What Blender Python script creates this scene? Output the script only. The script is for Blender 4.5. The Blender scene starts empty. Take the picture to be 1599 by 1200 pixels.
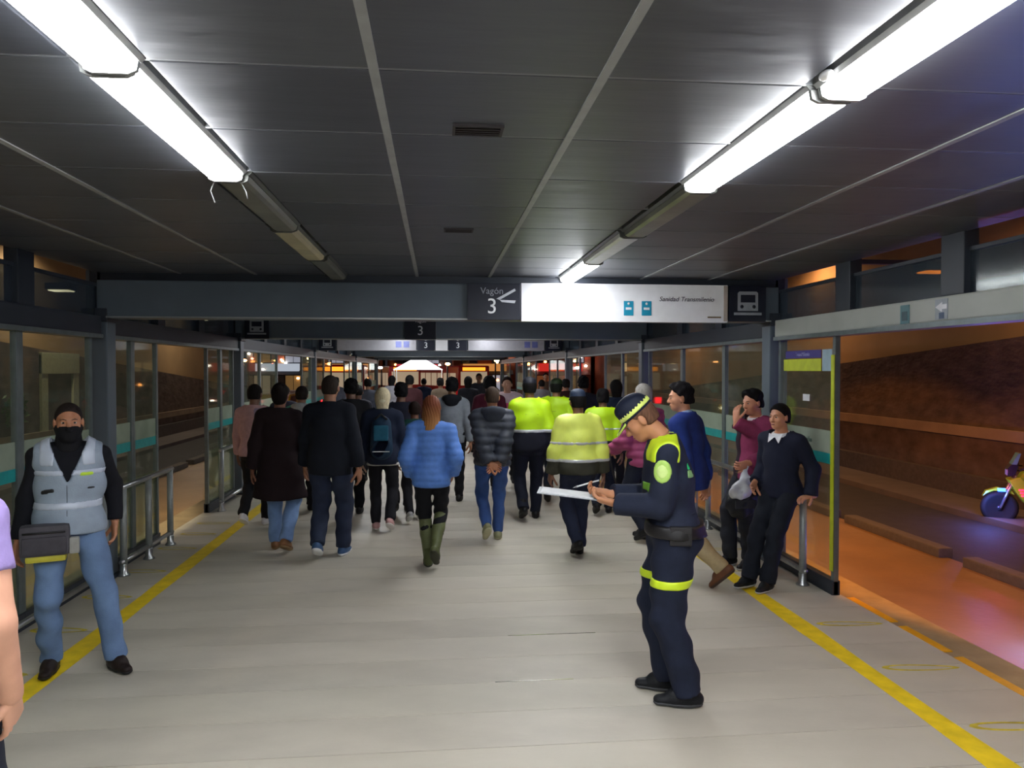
import bpy, bmesh, math, random
import numpy as np
from mathutils import Vector, Matrix
random.seed(7); rng = np.random.default_rng(7)
scene = bpy.context.scene
C = scene.collection
R = math.radians

# ------------------------------------------------------------------ camera
F_PX, CW, CH = 1180.0, 1599, 1200
H_CAM = 1.88
YAW, PITCH = R(5.69), R(1.117)
cam_d = bpy.data.cameras.new('camera'); cam = bpy.data.objects.new('camera', cam_d); C.objects.link(cam)
cam.location = (0, 0, H_CAM); cam.rotation_euler = (R(90) - PITCH, 0, -YAW)
cam_d.sensor_width = 36; cam_d.lens = F_PX / CW * 36; cam_d.clip_start = .05; cam_d.clip_end = 400
scene.camera = cam
CAMR = np.array(cam.rotation_euler.to_matrix())
def ray(px, py):
    return CAMR @ np.array([(px - CW / 2) / F_PX, -(py - CH / 2) / F_PX, -1.0])
def at_z(px, py, z=0.0):
    d = ray(px, py); t = (z - H_CAM) / d[2]; return Vector((d[0] * t, d[1] * t, z))
def at_y(px, py, Y):
    d = ray(px, py); t = Y / d[1]; return Vector((d[0] * t, Y, H_CAM + d[2] * t))
def at_x(px, py, X):
    d = ray(px, py); t = X / d[0]; return Vector((X, d[1] * t, H_CAM + d[2] * t))

# ------------------------------------------------------------------ world, exposure
w = bpy.data.worlds.new('night_sky'); scene.world = w; w.use_nodes = True
bg = w.node_tree.nodes['Background']; bg.inputs[0].default_value = (.060, .050, .062, 1); bg.inputs[1].default_value = .30
scene.view_settings.view_transform = 'Standard'; scene.view_settings.look = 'None'
scene.view_settings.exposure = 0.0; scene.view_settings.gamma = 1.0; scene.view_settings.use_curve_mapping = False
LAMP = 45.0            # radiance of the lit tubes' diffusers

# ------------------------------------------------------------------ materials
def lin(c):
    return tuple(((v / 255) / 12.92 if v / 255 <= .04045 else (((v / 255) + .055) / 1.055) ** 2.4) for v in c)
_M = {}
def mat(name, rgb, rough=.6, metal=0.0, var=.12, scale=12.0, bump=0.0, bscale=60.0, spec=.5, stretch=(1, 1, 1), sheen=0):
    if name in _M: return _M[name]
    m = bpy.data.materials.new(name); m.use_nodes = True; nt = m.node_tree; b = nt.nodes['Principled BSDF']
    l = lin(rgb)
    b.inputs['Roughness'].default_value = rough; b.inputs['Metallic'].default_value = metal
    b.inputs['Specular IOR Level'].default_value = spec
    tc = nt.nodes.new('ShaderNodeTexCoord'); mp = nt.nodes.new('ShaderNodeMapping'); mp.inputs['Scale'].default_value = stretch
    nt.links.new(tc.outputs['Object'], mp.inputs['Vector'])
    nz = nt.nodes.new('ShaderNodeTexNoise'); nz.inputs['Scale'].default_value = scale; nz.inputs['Detail'].default_value = 4
    nt.links.new(mp.outputs[0], nz.inputs['Vector'])
    rp = nt.nodes.new('ShaderNodeValToRGB'); rp.color_ramp.elements[0].position = .3; rp.color_ramp.elements[1].position = .7
    rp.color_ramp.elements[0].color = (*[max(0, v * (1 - var)) for v in l], 1)
    rp.color_ramp.elements[1].color = (*[min(1, v * (1 + var)) for v in l], 1)
    nt.links.new(nz.outputs['Fac'], rp.inputs[0]); nt.links.new(rp.outputs[0], b.inputs['Base Color'])
    if bump:
        n2 = nt.nodes.new('ShaderNodeTexNoise'); n2.inputs['Scale'].default_value = bscale; n2.inputs['Detail'].default_value = 3
        nt.links.new(mp.outputs[0], n2.inputs['Vector'])
        bp = nt.nodes.new('ShaderNodeBump'); bp.inputs['Strength'].default_value = bump; bp.inputs['Distance'].default_value = .02
        nt.links.new(n2.outputs['Fac'], bp.inputs['Height']); nt.links.new(bp.outputs[0], b.inputs['Normal'])
    _M[name] = m; return m
def emit(name, rgb, strength):
    if name in _M: return _M[name]
    m = bpy.data.materials.new(name); m.use_nodes = True; nt = m.node_tree; b = nt.nodes['Principled BSDF']
    b.inputs['Base Color'].default_value = (*[v*(.25 if strength < 1 else 1) for v in lin(rgb)], 1); b.inputs['Emission Color'].default_value = (*lin(rgb), 1)
    b.inputs['Emission Strength'].default_value = strength
    _M[name] = m; return m
def glass(name, tint, haze, hazecol, gloss=.10, rough=.03):
    if name in _M: return _M[name]
    m = bpy.data.materials.new(name); m.use_nodes = True; nt = m.node_tree; nt.nodes.remove(nt.nodes['Principled BSDF'])
    out = nt.nodes['Material Output']
    t = nt.nodes.new('ShaderNodeBsdfTransparent'); t.inputs[0].default_value = (*tint, 1)
    g = nt.nodes.new('ShaderNodeBsdfGlossy'); g.inputs['Roughness'].default_value = rough; g.inputs[0].default_value = (.8, .85, .82, 1)
    d = nt.nodes.new('ShaderNodeBsdfDiffuse'); d.inputs[0].default_value = (*lin(hazecol), 1)
    lw0 = nt.nodes.new('ShaderNodeLayerWeight'); lw0.inputs[0].default_value = .5; pw = nt.nodes.new('ShaderNodeMath'); pw.operation = 'POWER'; pw.inputs[1].default_value = 4.0; nt.links.new(lw0.outputs['Facing'], pw.inputs[0]); lw = nt.nodes.new('ShaderNodeMath'); lw.operation = 'MULTIPLY_ADD'; lw.inputs[1].default_value = gloss * 2.5; lw.inputs[2].default_value = .03; nt.links.new(pw.outputs[0], lw.inputs[0])
    nz = nt.nodes.new('ShaderNodeTexNoise'); nz.inputs['Scale'].default_value = 2.2; nz.inputs['Detail'].default_value = 5
    tc = nt.nodes.new('ShaderNodeTexCoord'); nt.links.new(tc.outputs['Object'], nz.inputs['Vector'])
    mr = nt.nodes.new('ShaderNodeMapRange'); mr.inputs[3].default_value = haze * .45; mr.inputs[4].default_value = haze * 1.55
    nt.links.new(nz.outputs['Fac'], mr.inputs[0])
    m1 = nt.nodes.new('ShaderNodeMixShader'); m2 = nt.nodes.new('ShaderNodeMixShader')
    nt.links.new(mr.outputs[0], m1.inputs[0]); nt.links.new(t.outputs[0], m1.inputs[1]); nt.links.new(d.outputs[0], m1.inputs[2])
    nt.links.new(lw.outputs[0], m2.inputs[0]); nt.links.new(m1.outputs[0], m2.inputs[1]); nt.links.new(g.outputs[0], m2.inputs[2])
    nt.links.new(m2.outputs[0], out.inputs[0])
    _M[name] = m; return m

# ------------------------------------------------------------------ mesh helpers
class MB:
    def __init__(s): s.v = []; s.f = []; s.sm = []
    def add(s, vs, fs, smooth=False):
        o = len(s.v); s.v += [tuple(p) for p in vs]; s.f += [tuple(i + o for i in f) for f in fs]; s.sm += [smooth] * len(fs); return s
    def box(s, x0, x1, y0, y1, z0, z1):
        return s.add([(x0,y0,z0),(x1,y0,z0),(x1,y1,z0),(x0,y1,z0),(x0,y0,z1),(x1,y0,z1),(x1,y1,z1),(x0,y1,z1)],
                     [(0,3,2,1),(4,5,6,7),(0,1,5,4),(1,2,6,5),(2,3,7,6),(3,0,4,7)])
    def bbox(s, x0, x1, y0, y1, z0, z1, b):       # box with chamfered edges
        bm = bmesh.new(); bmesh.ops.create_cube(bm, size=1)
        for v in bm.verts: v.co = ((x0+x1)/2 + v.co.x*(x1-x0), (y0+y1)/2 + v.co.y*(y1-y0), (z0+z1)/2 + v.co.z*(z1-z0))
        bmesh.ops.bevel(bm, geom=bm.edges[:], offset=b, segments=2, affect='EDGES', profile=.7)
        bm.verts.index_update(); s.add([v.co[:] for v in bm.verts], [[v.index for v in f.verts] for f in bm.faces]); bm.free(); return s
    def tube(s, pts, r, n=10, cap=True):
        pts = [Vector(p) for p in pts]; rs = r if isinstance(r, (list, tuple)) else [r] * len(pts)
        vs = []; up = None
        for i, p in enumerate(pts):
            d = (pts[min(i+1, len(pts)-1)] - pts[max(i-1, 0)]).normalized()
            if up is None: up = Vector((0,0,1)) if abs(d.z) < .9 else Vector((1,0,0))
            a = d.cross(up).normalized(); b = a.cross(d).normalized(); up = b
            for k in range(n):
                t = 2*math.pi*k/n; vs.append(p + (a*math.cos(t) + b*math.sin(t))*rs[i])
        fs = []
        for i in range(len(pts)-1):
            for k in range(n): fs.append((i*n+k, i*n+(k+1)%n, (i+1)*n+(k+1)%n, (i+1)*n+k))
        if cap: fs += [tuple(range(n))[::-1], tuple((len(pts)-1)*n+k for k in range(n))]
        return s.add(vs, fs, True)
    def lathe(s, prof, c=(0,0,0), axis='z', n=24):
        vs = []; fs = []
        for (r, h) in prof:
            for k in range(n):
                t = 2*math.pi*k/n; a, b = r*math.cos(t), r*math.sin(t)
                p = {'z': (a, b, h), 'x': (h, a, b), 'y': (b, h, a)}[axis]; vs.append((c[0]+p[0], c[1]+p[1], c[2]+p[2]))
        for i in range(len(prof)-1):
            for k in range(n): fs.append((i*n+k, i*n+(k+1)%n, (i+1)*n+(k+1)%n, (i+1)*n+k))
        if prof[0][0] > 1e-4: fs.append(tuple(range(n))[::-1])
        if prof[-1][0] > 1e-4: fs.append(tuple((len(prof)-1)*n+k for k in range(n)))
        return s.add(vs, fs, True)
    def prism(s, poly, t0, t1, axis='y'):         # polygon in the plane across axis, extruded
        def P(a, b, t): return {'y': (a, t, b), 'x': (t, a, b), 'z': (a, b, t)}[axis]
        n = len(poly); vs = [P(a, b, t0) for a, b in poly] + [P(a, b, t1) for a, b in poly]
        return s.add(vs, [tuple(range(n)), tuple(range(n, 2*n))[::-1]] + [(i, i+n, (i+1)%n+n, (i+1)%n) for i in range(n)])
    def ball(s, c, rad, n=14, m=8):
        vs = []; fs = []
        for i in range(m+1):
            ph = math.pi*i/m
            for k in range(n):
                t = 2*math.pi*k/n; vs.append((c[0]+rad[0]*math.sin(ph)*math.cos(t), c[1]+rad[1]*math.sin(ph)*math.sin(t), c[2]+rad[2]*math.cos(ph)))
        for i in range(m):
            for k in range(n): fs.append((i*n+k, (i+1)*n+k, (i+1)*n+(k+1)%n, i*n+(k+1)%n))
        return s.add(vs, fs, True)
    def mesh(s, name, m):
        me = bpy.data.meshes.new(name); me.from_pydata(s.v, [], s.f); me.materials.append(m)
        me.polygons.foreach_set('use_smooth', s.sm); 
        bm = bmesh.new(); bm.from_mesh(me); bmesh.ops.remove_doubles(bm, verts=bm.verts, dist=1e-6); bmesh.ops.recalc_face_normals(bm, faces=bm.faces); bm.to_mesh(me); bm.free()
        return me
    def build(s, name, m, parent=None):
        o = bpy.data.objects.new(name, s.mesh(name, m)); C.objects.link(o); o.parent = parent; return o
def empty(name, loc=(0,0,0), rz=0, parent=None):
    o = bpy.data.objects.new(name, None); C.objects.link(o); o.location = loc; o.rotation_euler = (0,0,rz); o.parent = parent
    o.empty_display_size = .1; return o
def tag(o, label, cat, group=None):
    o['label'] = label; o['category'] = cat
    if group: o['group'] = group
    return o
def struct(o, label=None):
    o['kind'] = 'structure'
    if label: o['label'] = label
    return o
def link_copy(o, parent=None, loc=None):
    c = o.copy(); C.objects.link(c); c.parent = parent
    if loc is not None: c.location = loc
    return c
def text(name, s, size, m, loc, rot, parent=None, align='CENTER', ext=.0015, shear=0, sx=1):
    cu = bpy.data.curves.new(name, 'FONT'); cu.body = s; cu.size = size; cu.align_x = align; cu.align_y = 'CENTER'; cu.extrude = ext; cu.shear = shear
    cu.resolution_u = 3
    t = bpy.data.objects.new(name, cu); C.objects.link(t); bpy.context.view_layer.update()
    me = bpy.data.meshes.new_from_object(t.evaluated_get(bpy.context.evaluated_depsgraph_get()))
    bpy.data.objects.remove(t); me.materials.clear(); me.materials.append(m)
    o = bpy.data.objects.new(name, me); C.objects.link(o); o.location = loc; o.rotation_euler = rot; o.scale = (sx,1,1); o.parent = parent; return o

# ------------------------------------------------------------------ the place: sizes in metres
WL, WR = -3.0, 3.3            # glass walls
ZC = 2.76                     # ceiling
ZH0, ZH1 = 2.19, 2.35         # door header
Z_ROAD = -0.9
YEND = 40.0
BEAMS = [7.0, 11.6, 18.6, 28.0, 38.0]

m_floor = mat('floor_board', (190, 184, 170), .50, var=.10, scale=2.2, bump=.10, bscale=30, stretch=(.5, 1, 1))
m_slab = mat('slab_concrete', (70, 66, 60), .8, scale=3)
m_alu = mat('aluminium', (168, 172, 172), .35, .75, var=.06)
m_slate = mat('slate_paint', (92, 104, 116), .42, .1, var=.06, scale=4)
m_slate_d = mat('slate_dark', (44, 50, 60), .45, .1, var=.08, scale=4)
m_black = mat('black_rubber', (22, 22, 24), .6, var=.1)
m_yellow = mat('yellow_line_paint', (240, 208, 30), .5, var=.14, scale=9, bump=.05)
m_teal = mat('teal_film', (20, 150, 150), .4)
m_frost = mat('frosted_film', (186, 200, 188), .6, var=.08)

# floor: transverse boards with recessed joints
floor = struct(MB().box(WL-.05, WR+.05, -3, YEND, -.06, -.02).build('floor', m_slab))
plank_w = .39
bm_me = MB().bbox(WL-.05, WR+.05, .0025, plank_w-.0025, -.022, 0, .002).mesh('floor_board', m_floor)
y = -2.92
floor_mats = [m_floor, mat('floor_board_b', (187, 181, 168), .45, var=.12, scale=2.6, bump=.1, bscale=34, stretch=(.5,1,1)),
              mat('floor_board_c', (193, 187, 174), .52, var=.10, scale=1.9, bump=.1, bscale=30, stretch=(.5,1,1))]
fm = []
for m_ in floor_mats:
    me = bm_me.copy(); me.materials.clear(); me.materials.append(m_); fm.append(me)
i = 0
while y < YEND - plank_w:
    o = bpy.data.objects.new('floor_board', fm[(i*7 + i//3) % 3]); C.objects.link(o); o.location = (0, y, 0); o.parent = floor
    y += plank_w; i += 1
m_chan = mat('joint_strip', (210, 208, 200), .18, .9)
for (px0, px1, py) in ((790, 925, 981), (770, 890, 1049)):
    a = at_z((px0+px1)/2, py); yy = -2.92 + round((a.y + 2.92)/plank_w)*plank_w
    x0, x1 = at_z(px0, py).x, at_z(px1, py).x
    MB().box(x0, x1, yy-.004, yy+.004, -.006, .002).build('joint_strip', m_chan, floor)
# yellow safety lines and worn leaf-shaped marks
def line_strip(x, wd, y0, y1, name, m):
    b = MB(); n = 60; vs = []; fs = []
    for k in range(n+1):
        yy = y0 + (y1-y0)*k/n; a = wd/2*(1 + .10*math.sin(k*1.7) + .07*math.sin(k*4.1))
        vs += [(x-a, yy, .0012), (x+a, yy, .0012)]
    for k in range(n): fs.append((2*k, 2*k+1, 2*k+3, 2*k+2))
    return b.add(vs, fs).build(name, m, floor)
line_strip(2.66, .145, 0, YEND-1, 'safety_line', m_yellow)
line_strip(-2.38, .145, 0, YEND-1, 'safety_line', m_yellow)
m_ywear = mat('worn_yellow_paint', (205, 186, 60), .55, var=.3, scale=14)
def leaf(x0, x1, yc, hw):
    n = 14; vs = []; fs = []
    for ring in (1.0, .62):
        for k in range(n):
            t = 2*math.pi*k/n; u = math.cos(t); q = math.sin(t)*(1-.25*u)
            vs.append(((x0+x1)/2 + (x1-x0)/2*u*(.5+.5*ring), yc + hw*q*ring - .02*u, .0014))
    for k in range(n): fs.append((k, (k+1)%n, n+(k+1)%n, n+k))
    MB().add(vs, fs).build('floor_mark', m_ywear, floor)
for (px, py) in ((1345, 974), (1445, 1043), (1565, 1136)):
    p = at_z(px, py); leaf(2.78, 3.28, p.y, .05)
leaf(2.74, 3.0, 6.75, .03); leaf(2.74, 3.2, 7.6, .05)
for yy in (4.0, 4.9, 5.7, 6.5, 7.3, 8.2, 8.9, 9.5): leaf(-2.92, -2.5, yy, .06)
# platform body and edge nosings
struct(MB().box(WL-.05, WR+.05, -3, YEND, Z_ROAD, -.06).build('trim_1', m_slab), 'concrete platform body under the boards')
m_nose = mat('nosing', (150, 132, 104), .40, var=.2, scale=5, bump=.15, bscale=25)
for k, (a, b) in enumerate(((WR+.05, WR+.38), (WL-.38, WL-.05))):
    struct(MB().bbox(a, b, -3, YEND, -.28, -.012, .012).build(f'trim_{2+k}', m_nose), 'concrete docking edge along the platform')
m_tact = mat('yellow_edge', (236, 170, 24), .35, var=.1)
for a, b, ys in ((WR+.06, WR+.13, [(3.2, 3.9), (4.0, 4.6), (4.7, 5.2), (5.3, 5.9)]),):
    for (y0, y1) in ys: struct(MB().bbox(a, b, y0, y1, -.013, -.004, .003).build('trim_4', m_tact), 'yellow strip on the docking edge')

# ------------------------------------------------------------------ ceiling: deck, panels, tee bars
m_deck = mat('ceiling_deck', (60, 62, 64), .6, var=.1)
def panel_mat(name, rgb):
    m = mat(name, rgb, .40, .25, var=.12, scale=1.6, bump=.16, bscale=5, stretch=(.35, 1.6, 1)); return m
m_pan = [panel_mat('ceiling_panel', (76, 79, 86)), panel_mat('ceiling_panel_b', (71, 74, 81)), panel_mat('ceiling_panel_c', (80, 83, 88))]
m_tee = mat('tee_bar', (142, 144, 142), .5, .2, var=.1)
m_tee2 = mat('tee_bar_thin', (124, 127, 130), .5, .2, var=.1)
ceiling = struct(MB().box(WL-.06, WR+.06, -3, YEND, ZC, ZC+.10).build('ceiling', m_deck))
XL, XRt = -.90, 1.21          # light rows
LW = .098
cols = [(-3.0, -2.28), (-2.28, -1.62), (-1.62, XL-LW), (XL+LW, -.177), (-.177, .487), (.487, XRt-LW), (XRt+LW, 1.93), (1.93, 2.59), (2.59, 3.28)]
prow = .594
pm = {}
for ci, (a, b) in enumerate(cols):
    for k in range(3):
        pm[ci, k] = MB().bbox(a+.008, b-.008, .006, prow-.006, -.022, 0, .004).mesh('ceiling_panel', m_pan[k])
y0p = .42 - prow*5; nrow = int((11.6 - y0p)/prow)
for ri in range(nrow):
    for ci in range(len(cols)):
        o = bpy.data.objects.new('ceiling_panel', pm[ci, (ri*5 + ci*3 + ri*ci) % 3]); C.objects.link(o); o.location = (0, y0p + ri*prow, ZC - .001); o.parent = ceiling
    MB().box(-3.0, 3.28, y0p+ri*prow-.007, y0p+ri*prow+.007, ZC-.021, ZC-.004).build('tee_bar', m_tee2, ceiling)
for x in (-2.28, -1.62, -.177, .487, 1.93, 2.59):
    MB().box(x-.014, x+.014, y0p, 11.6, ZC-.028, ZC-.002).build('tee_bar', m_tee, ceiling)
struct(MB().box(WL-.09, WR+.09, -3, YEND, ZC+.10, ZC+.16).build('trim_5', m_slate_d), 'dark roof sheet above the ceiling')
# dark slots in the ceiling
def slot(px, py, label):
    p = at_z(px, py, ZC-.02); t = empty('ceiling_vent', (p.x, p.y, ZC-.023))
    tag(t, label, 'vent')
    MB().box(-.08, .08, -.045, .045, -.004, .002).build('recess', m_black, t)
    fr = MB()
    fr.box(-.09, .09, -.055, -.045, -.010, .002).box(-.09, .09, .045, .055, -.010, .002).box(-.09, -.08, -.045, .045, -.010, .002).box(.08, .09, -.045, .045, -.010, .002)
    fr.build('frame', mat('vent_frame', (40, 34, 36), .6), t)
    for k in (-.02, .005, .028): MB().box(-.08, .08, k, k+.008, -.009, -.003).build('louvre', mat('vent_slat', (34, 28, 30), .6), t)
slot(746, 200, 'dark slotted vent in the ceiling panels over the open floor')
slot(716, 358, 'dark slotted vent in the ceiling panels just before the first cross beam')

# light fittings: channel with a housing, a diffuser and end caps
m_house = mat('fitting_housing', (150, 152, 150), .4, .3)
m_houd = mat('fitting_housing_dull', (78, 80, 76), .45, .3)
m_lit = emit('lit_diffuser', (250, 252, 255), LAMP)
m_off = mat('dull_diffuser', (104, 104, 92), .3, var=.3, scale=6)
m_pale = mat('pale_diffuser', (196, 198, 192), .3, var=.1)
m_yel = mat('yellowed_diffuser', (172, 164, 128), .35, var=.2, scale=5)
def fitting(x, y0, y1, kind, label, dx=0, hot=False):
    t = empty('ceiling_light', (x+dx, (y0+y1)/2, ZC)); hl = (y1-y0)/2
    tag(t, label, 'ceiling light', 'tube light fittings in the ceiling rows')
    lit = kind == 'lit'
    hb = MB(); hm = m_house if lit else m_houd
    hb.prism([(-.09, 0), (-.09, -.022), (-.078, -.034), (.078, -.034), (.09, -.022), (.09, 0)], -hl+.004, hl-.004)
    hb.build('housing', hm, t)
    d = {'lit': m_lit, 'off': m_off, 'pale': m_pale, 'yel': m_yel}[kind]
    MB().prism([(-.072, -.034), (-.066, -.056), (-.046, -.066), (.046, -.066), (.066, -.056), (.072, -.034)], -hl+.02, hl-.02).build('diffuser', d, t)
    for s in (-1, 1):
        MB().prism([(-.076, -.03), (-.07, -.06), (-.048, -.070), (.048, -.070), (.07, -.06), (.076, -.03)], s*hl-s*.004, s*hl-s*.020).build('end_cap', hm, t)
    return t
ends = [-2.6, -1.4, -.2, 1.0, 2.2, 3.4, 4.6, 5.8, 7.0]
def row_label(side, st, a): 
    return f'{st} tube light fitting in the {side} ceiling row, '+a
bn = ['six fittings before the cross beam', 'fifth whole fitting back from the cross beam', 'fourth fitting from the cross beam', 'third fitting from the cross beam', 'second fitting from the cross beam', 'beside the cross beam']
for side, x, st in (('bus bay with the yellow bay rails', XL, ['lit','lit','lit','lit','lit','off','yel','off']), ('orange lit lane side', XRt, ['lit','lit','lit','lit','lit','off','pale','lit'])):
    sd = 'vest worker side' if x == XL else 'orange lane side'
    for k in range(8):
        n_from = 8-k
        word = {'lit': 'bright white', 'off': 'unlit dull', 'pale': 'unlit pale', 'yel': 'unlit yellowed'}[st[k]]
        order = {1:'next to the first cross beam',2:'second from the first cross beam',3:'third from the first cross beam',4:'fourth from the first cross beam',5:'fifth from the first cross beam',6:'sixth from the first cross beam',7:'seventh from the first cross beam',8:'eighth from the first cross beam'}[n_from]
        f = fitting(x, ends[k], ends[k+1], st[k], f'{word} tube light over the {sd}, {order}', dx=(.012 if k % 2 else -.006))
        if x == XL and k == 4:
            for s, q in ((-1, .05), (1, .03)):
                MB().tube([(s*.03, .58, -.05), (s*.06, .62, -.07), (s*.075, .63, -.10), (s*.07+.01, .64, -.10-q)], .0025, 6).build('loose_wire', mat('wire', (150,150,150), .5), f)
        if x == XRt and k == 3:
            MB().ball((-.10, .50, -.03), (.018, .03, .014)).build('sensor', mat('sensor', (225,225,225), .3), f)
# rows behind the first beam
for x, sd in ((XL, 'vest worker side'), (XRt, 'orange lane side')):
    for k, (a, st) in enumerate(((7.3, 'lit' if x > 0 else 'off'), (8.5, 'lit' if x > 0 else 'off'), (9.7, 'off'), (12.2, 'lit' if x < 0 else 'off'), (13.4, 'lit'), (16.0, 'off'), (17.2, 'lit'), (20.0, 'off'), (22.5, 'lit'), (25.2, 'lit'), (30.0, 'lit'), (33.5, 'lit'))):
        word = 'bright white' if st == 'lit' else 'unlit dull'
        fitting(x, a, a+1.2, st, f'{word} tube light over the {sd}, hidden behind the cross beams')

# ------------------------------------------------------------------ cross beams
for k, yb in enumerate(BEAMS):
    bm_ = MB().bbox(WL+.02, WR-.02, yb, yb+.26, 2.335, 2.67, .012)
    o = struct(bm_.build(f'trim_{6+k}', m_slate), 'slate grey cross beam under the ceiling')
    MB().box(WL+.1, WR-.1, yb-.012, yb, 2.335, 2.35).build('lower_lip', m_alu, o)
    MB().box(WL+.02, WR-.02, yb+.02, yb+.24, 2.66, ZC).build('beam_web', m_slate_d, o)

# ------------------------------------------------------------------ glass walls
m_glass = glass('dirty_glass', (.94, .97, .945), .085, (150, 158, 132), .10)
m_glass2 = glass('low_glass', (.90, .95, .91), .22, (150, 156, 128), .10)
m_cler = glass('upper_panel', (.55, .62, .68), .55, (64, 74, 84), .12, .12)
m_head = mat('header_panel', (168, 172, 166), .45, .1, var=.08, scale=3)
m_frame = mat('frame_metal', (112, 122, 124), .4, .5)
m_lime = mat('lime_film', (186, 200, 40), .5)
def wall(side, X, s, panes, posts, cler_posts, header):
    wl = struct(empty(f'wall_{side}', (X, 0, 0)))
    for y in posts:       # main columns
        c_ = MB().bbox(-.09, .09, y-.09, y+.09, -.06, ZC, .012).build('column', m_slate, wl)
        MB().bbox(-.12, .12, y-.12, y+.12, -.02, .03, .006).build('foot_plate', m_slate_d, c_)
        MB().bbox(-.11, .11, y-.14, y+.14, 2.30, 2.42, .01).build('bracket', m_slate_d, c_)
    for (a, b) in header:
        h = MB().bbox(-.06, .06, a, b, ZH0, ZH1, .01).build('door_header', m_head if (s > 0 and a < 3) else m_slate_d, wl)
        MB().box(-.075, .075, a, b, ZH0-.035, ZH0).build('door_track', m_frame, h)
        MB().box(-.065*s*-1-.004, -.065*s*-1+.004, a, b, ZH1-.028, ZH1-.022).build('seam', m_slate_d, h) if False else None
    for k, y in enumerate(cler_posts):
        MB().bbox(-.05, .05, y-.11, y+.11, ZH1, ZC, .008).build('upper_post', m_slate_d, wl)
        if k + 1 < len(cler_posts):
            y2 = cler_posts[k+1]
            MB().box(-.008, .008, y+.11, y2-.11, ZH1, 2.625).build('upper_panel', m_cler, wl)
            MB().box(-.02, .02, y+.11, y2-.11, 2.615, 2.64).build('upper_rail', m_slate_d, wl)
    for (a, b, opt) in panes:
        f = MB().bbox(-.022, .022, a, a+.045, .0, ZH0-.03, .004).build('pane_frame', m_frame, wl)
        MB().bbox(-.022, .022, b-.045, b, .0, ZH0-.03, .004).build('pane_frame', m_frame, wl)
        g = MB().box(-.005, .005, a+.04, b-.04, .12, ZH0-.03).build('glass_pane', m_glass, wl)
        MB().bbox(-.035, .035, a, b, -.02, .12, .006).build('base_rail', m_slate_d, wl)
        MB().box(-.008*1-.001, .009, a+.05, b-.05, 1.17, 1.36).build('frosted_band', m_frost_g, g)
        MB().box(-.009, .010, a+.05, b-.05, 1.08, 1.17).build('teal_stripe', m_teal, g)
        if 'low' in opt: MB().box(-.008, .008, a+.05, b-.05, .125, .80).build('lower_film', m_glass2, g)
        if 'edge' in opt:
            yy = a
            MB().box(-s*.030-.003, -s*.030+.003, yy-.0, yy+.05, .2, 2.0).build('lime_edge_strip', m_lime, f)
    return wl
m_frost_g = glass('frosted_film_g', (.85, .9, .86), .45, (190, 204, 186), .05, .3)
wl = wall('left', WL, -1,
     [(-1.0, 1.6, ''), (1.6, 4.2, ''), (4.2, 5.75, 'low'), (5.75, 6.9, 'low'), (7.1, 7.78, 'low'), (7.78, 8.45, 'low'), (10.2, 10.85, 'low'), (10.85, 11.5, 'low'), (11.75, 13.2, 'low'), (13.2, 14.6, ''), (17.2, 18.5, ''), (18.8, 20.5, ''), (20.5, 22.0, ''), (25.0, 26.5, ''), (26.5, 28.0, ''), (28.2, 31.0, ''), (34, 37.9, '')],
     [y+.13 for y in BEAMS], [1.9, 3.2, 4.5, 5.8, 7.13, 8.5, 9.9, 11.73, 13.5, 15.2, 17.0, 18.73, 21, 23.3, 25.6, 28.1], [(-1, 7.0), (7.24, 11.6), (11.84, 18.6), (18.84, 28.0), (28.3, 38)])
wr = wall('right', WR, 1,
     [(-1.0, .8, ''), (.8, 2.2, ''), (5.95, 7.0, 'edge'), (7.24, 8.4, ''), (8.4, 9.9, ''), (9.9, 11.5, ''), (11.8, 13.2, ''), (13.2, 14.6, ''), (17.2, 18.5, ''), (18.8, 20.5, ''), (20.5, 22.0, ''), (25.0, 26.5, ''), (26.5, 28.0, ''), (28.2, 31.0, ''), (34, 37.9, '')],
     [y+.13 for y in BEAMS], [1.9, 3.2, 4.5, 5.8, 7.13, 8.5, 9.9, 11.73, 13.5, 15.2, 17.0, 18.73, 21, 23.3, 25.6, 28.1], [(-1, 7.0), (7.24, 11.6), (11.84, 18.6), (18.84, 28.0), (28.3, 38)])
# small stickers on the right header and pane
def sticker(name, X, s, y0, y1, z0, z1, m, label, cat='sticker'):
    o = MB().box(X - s*.0 - .002, X + .002, y0, y1, z0, z1).build(name, m); return tag(o, label, cat)
xi = WR - .062
def pxz(px, py, X): p = at_x(px, py, X); return p.y, p.z
ya, za = pxz(1419, 505, xi); yb_, zb = pxz(1407, 478, xi)
t = tag(empty('route_sticker', (xi, (ya+yb_)/2, (za+zb)/2)), 'teal route sticker on the pale door header beside the white arrow sticker', 'sticker')
MB().box(-.002, .002, -.05, .05, -.065, .065).build('backing', mat('sticker_teal', (70, 118, 126), .4), t)
MB().box(-.0035, -.002, -.03, .03, -.045, .02).build('pictogram', mat('sticker_teal_dark', (36, 74, 84), .4), t)
ya, za = pxz(1470, 483, xi)
t = tag(empty('arrow_sticker', (xi, ya, za)), 'white and blue arrow sticker on the pale door header', 'sticker')
MB().box(-.002, .002, -.06, .06, -.065, .065).build('backing', mat('sticker_pale', (150, 158, 168), .4), t)
MB().prism([(.055, .015), (-.01, .045), (-.01, .03), (-.055, .03), (-.055, 0), (-.01, 0), (-.01, -.02)], -.004, -.002, 'x').build('arrow', mat('sticker_white', (232, 234, 240), .4), t)
MB().box(-.0035, -.002, -.03, .02, -.062, -.022).build('pictogram', mat('sticker_blue', (36, 66, 100), .4), t)
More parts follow.
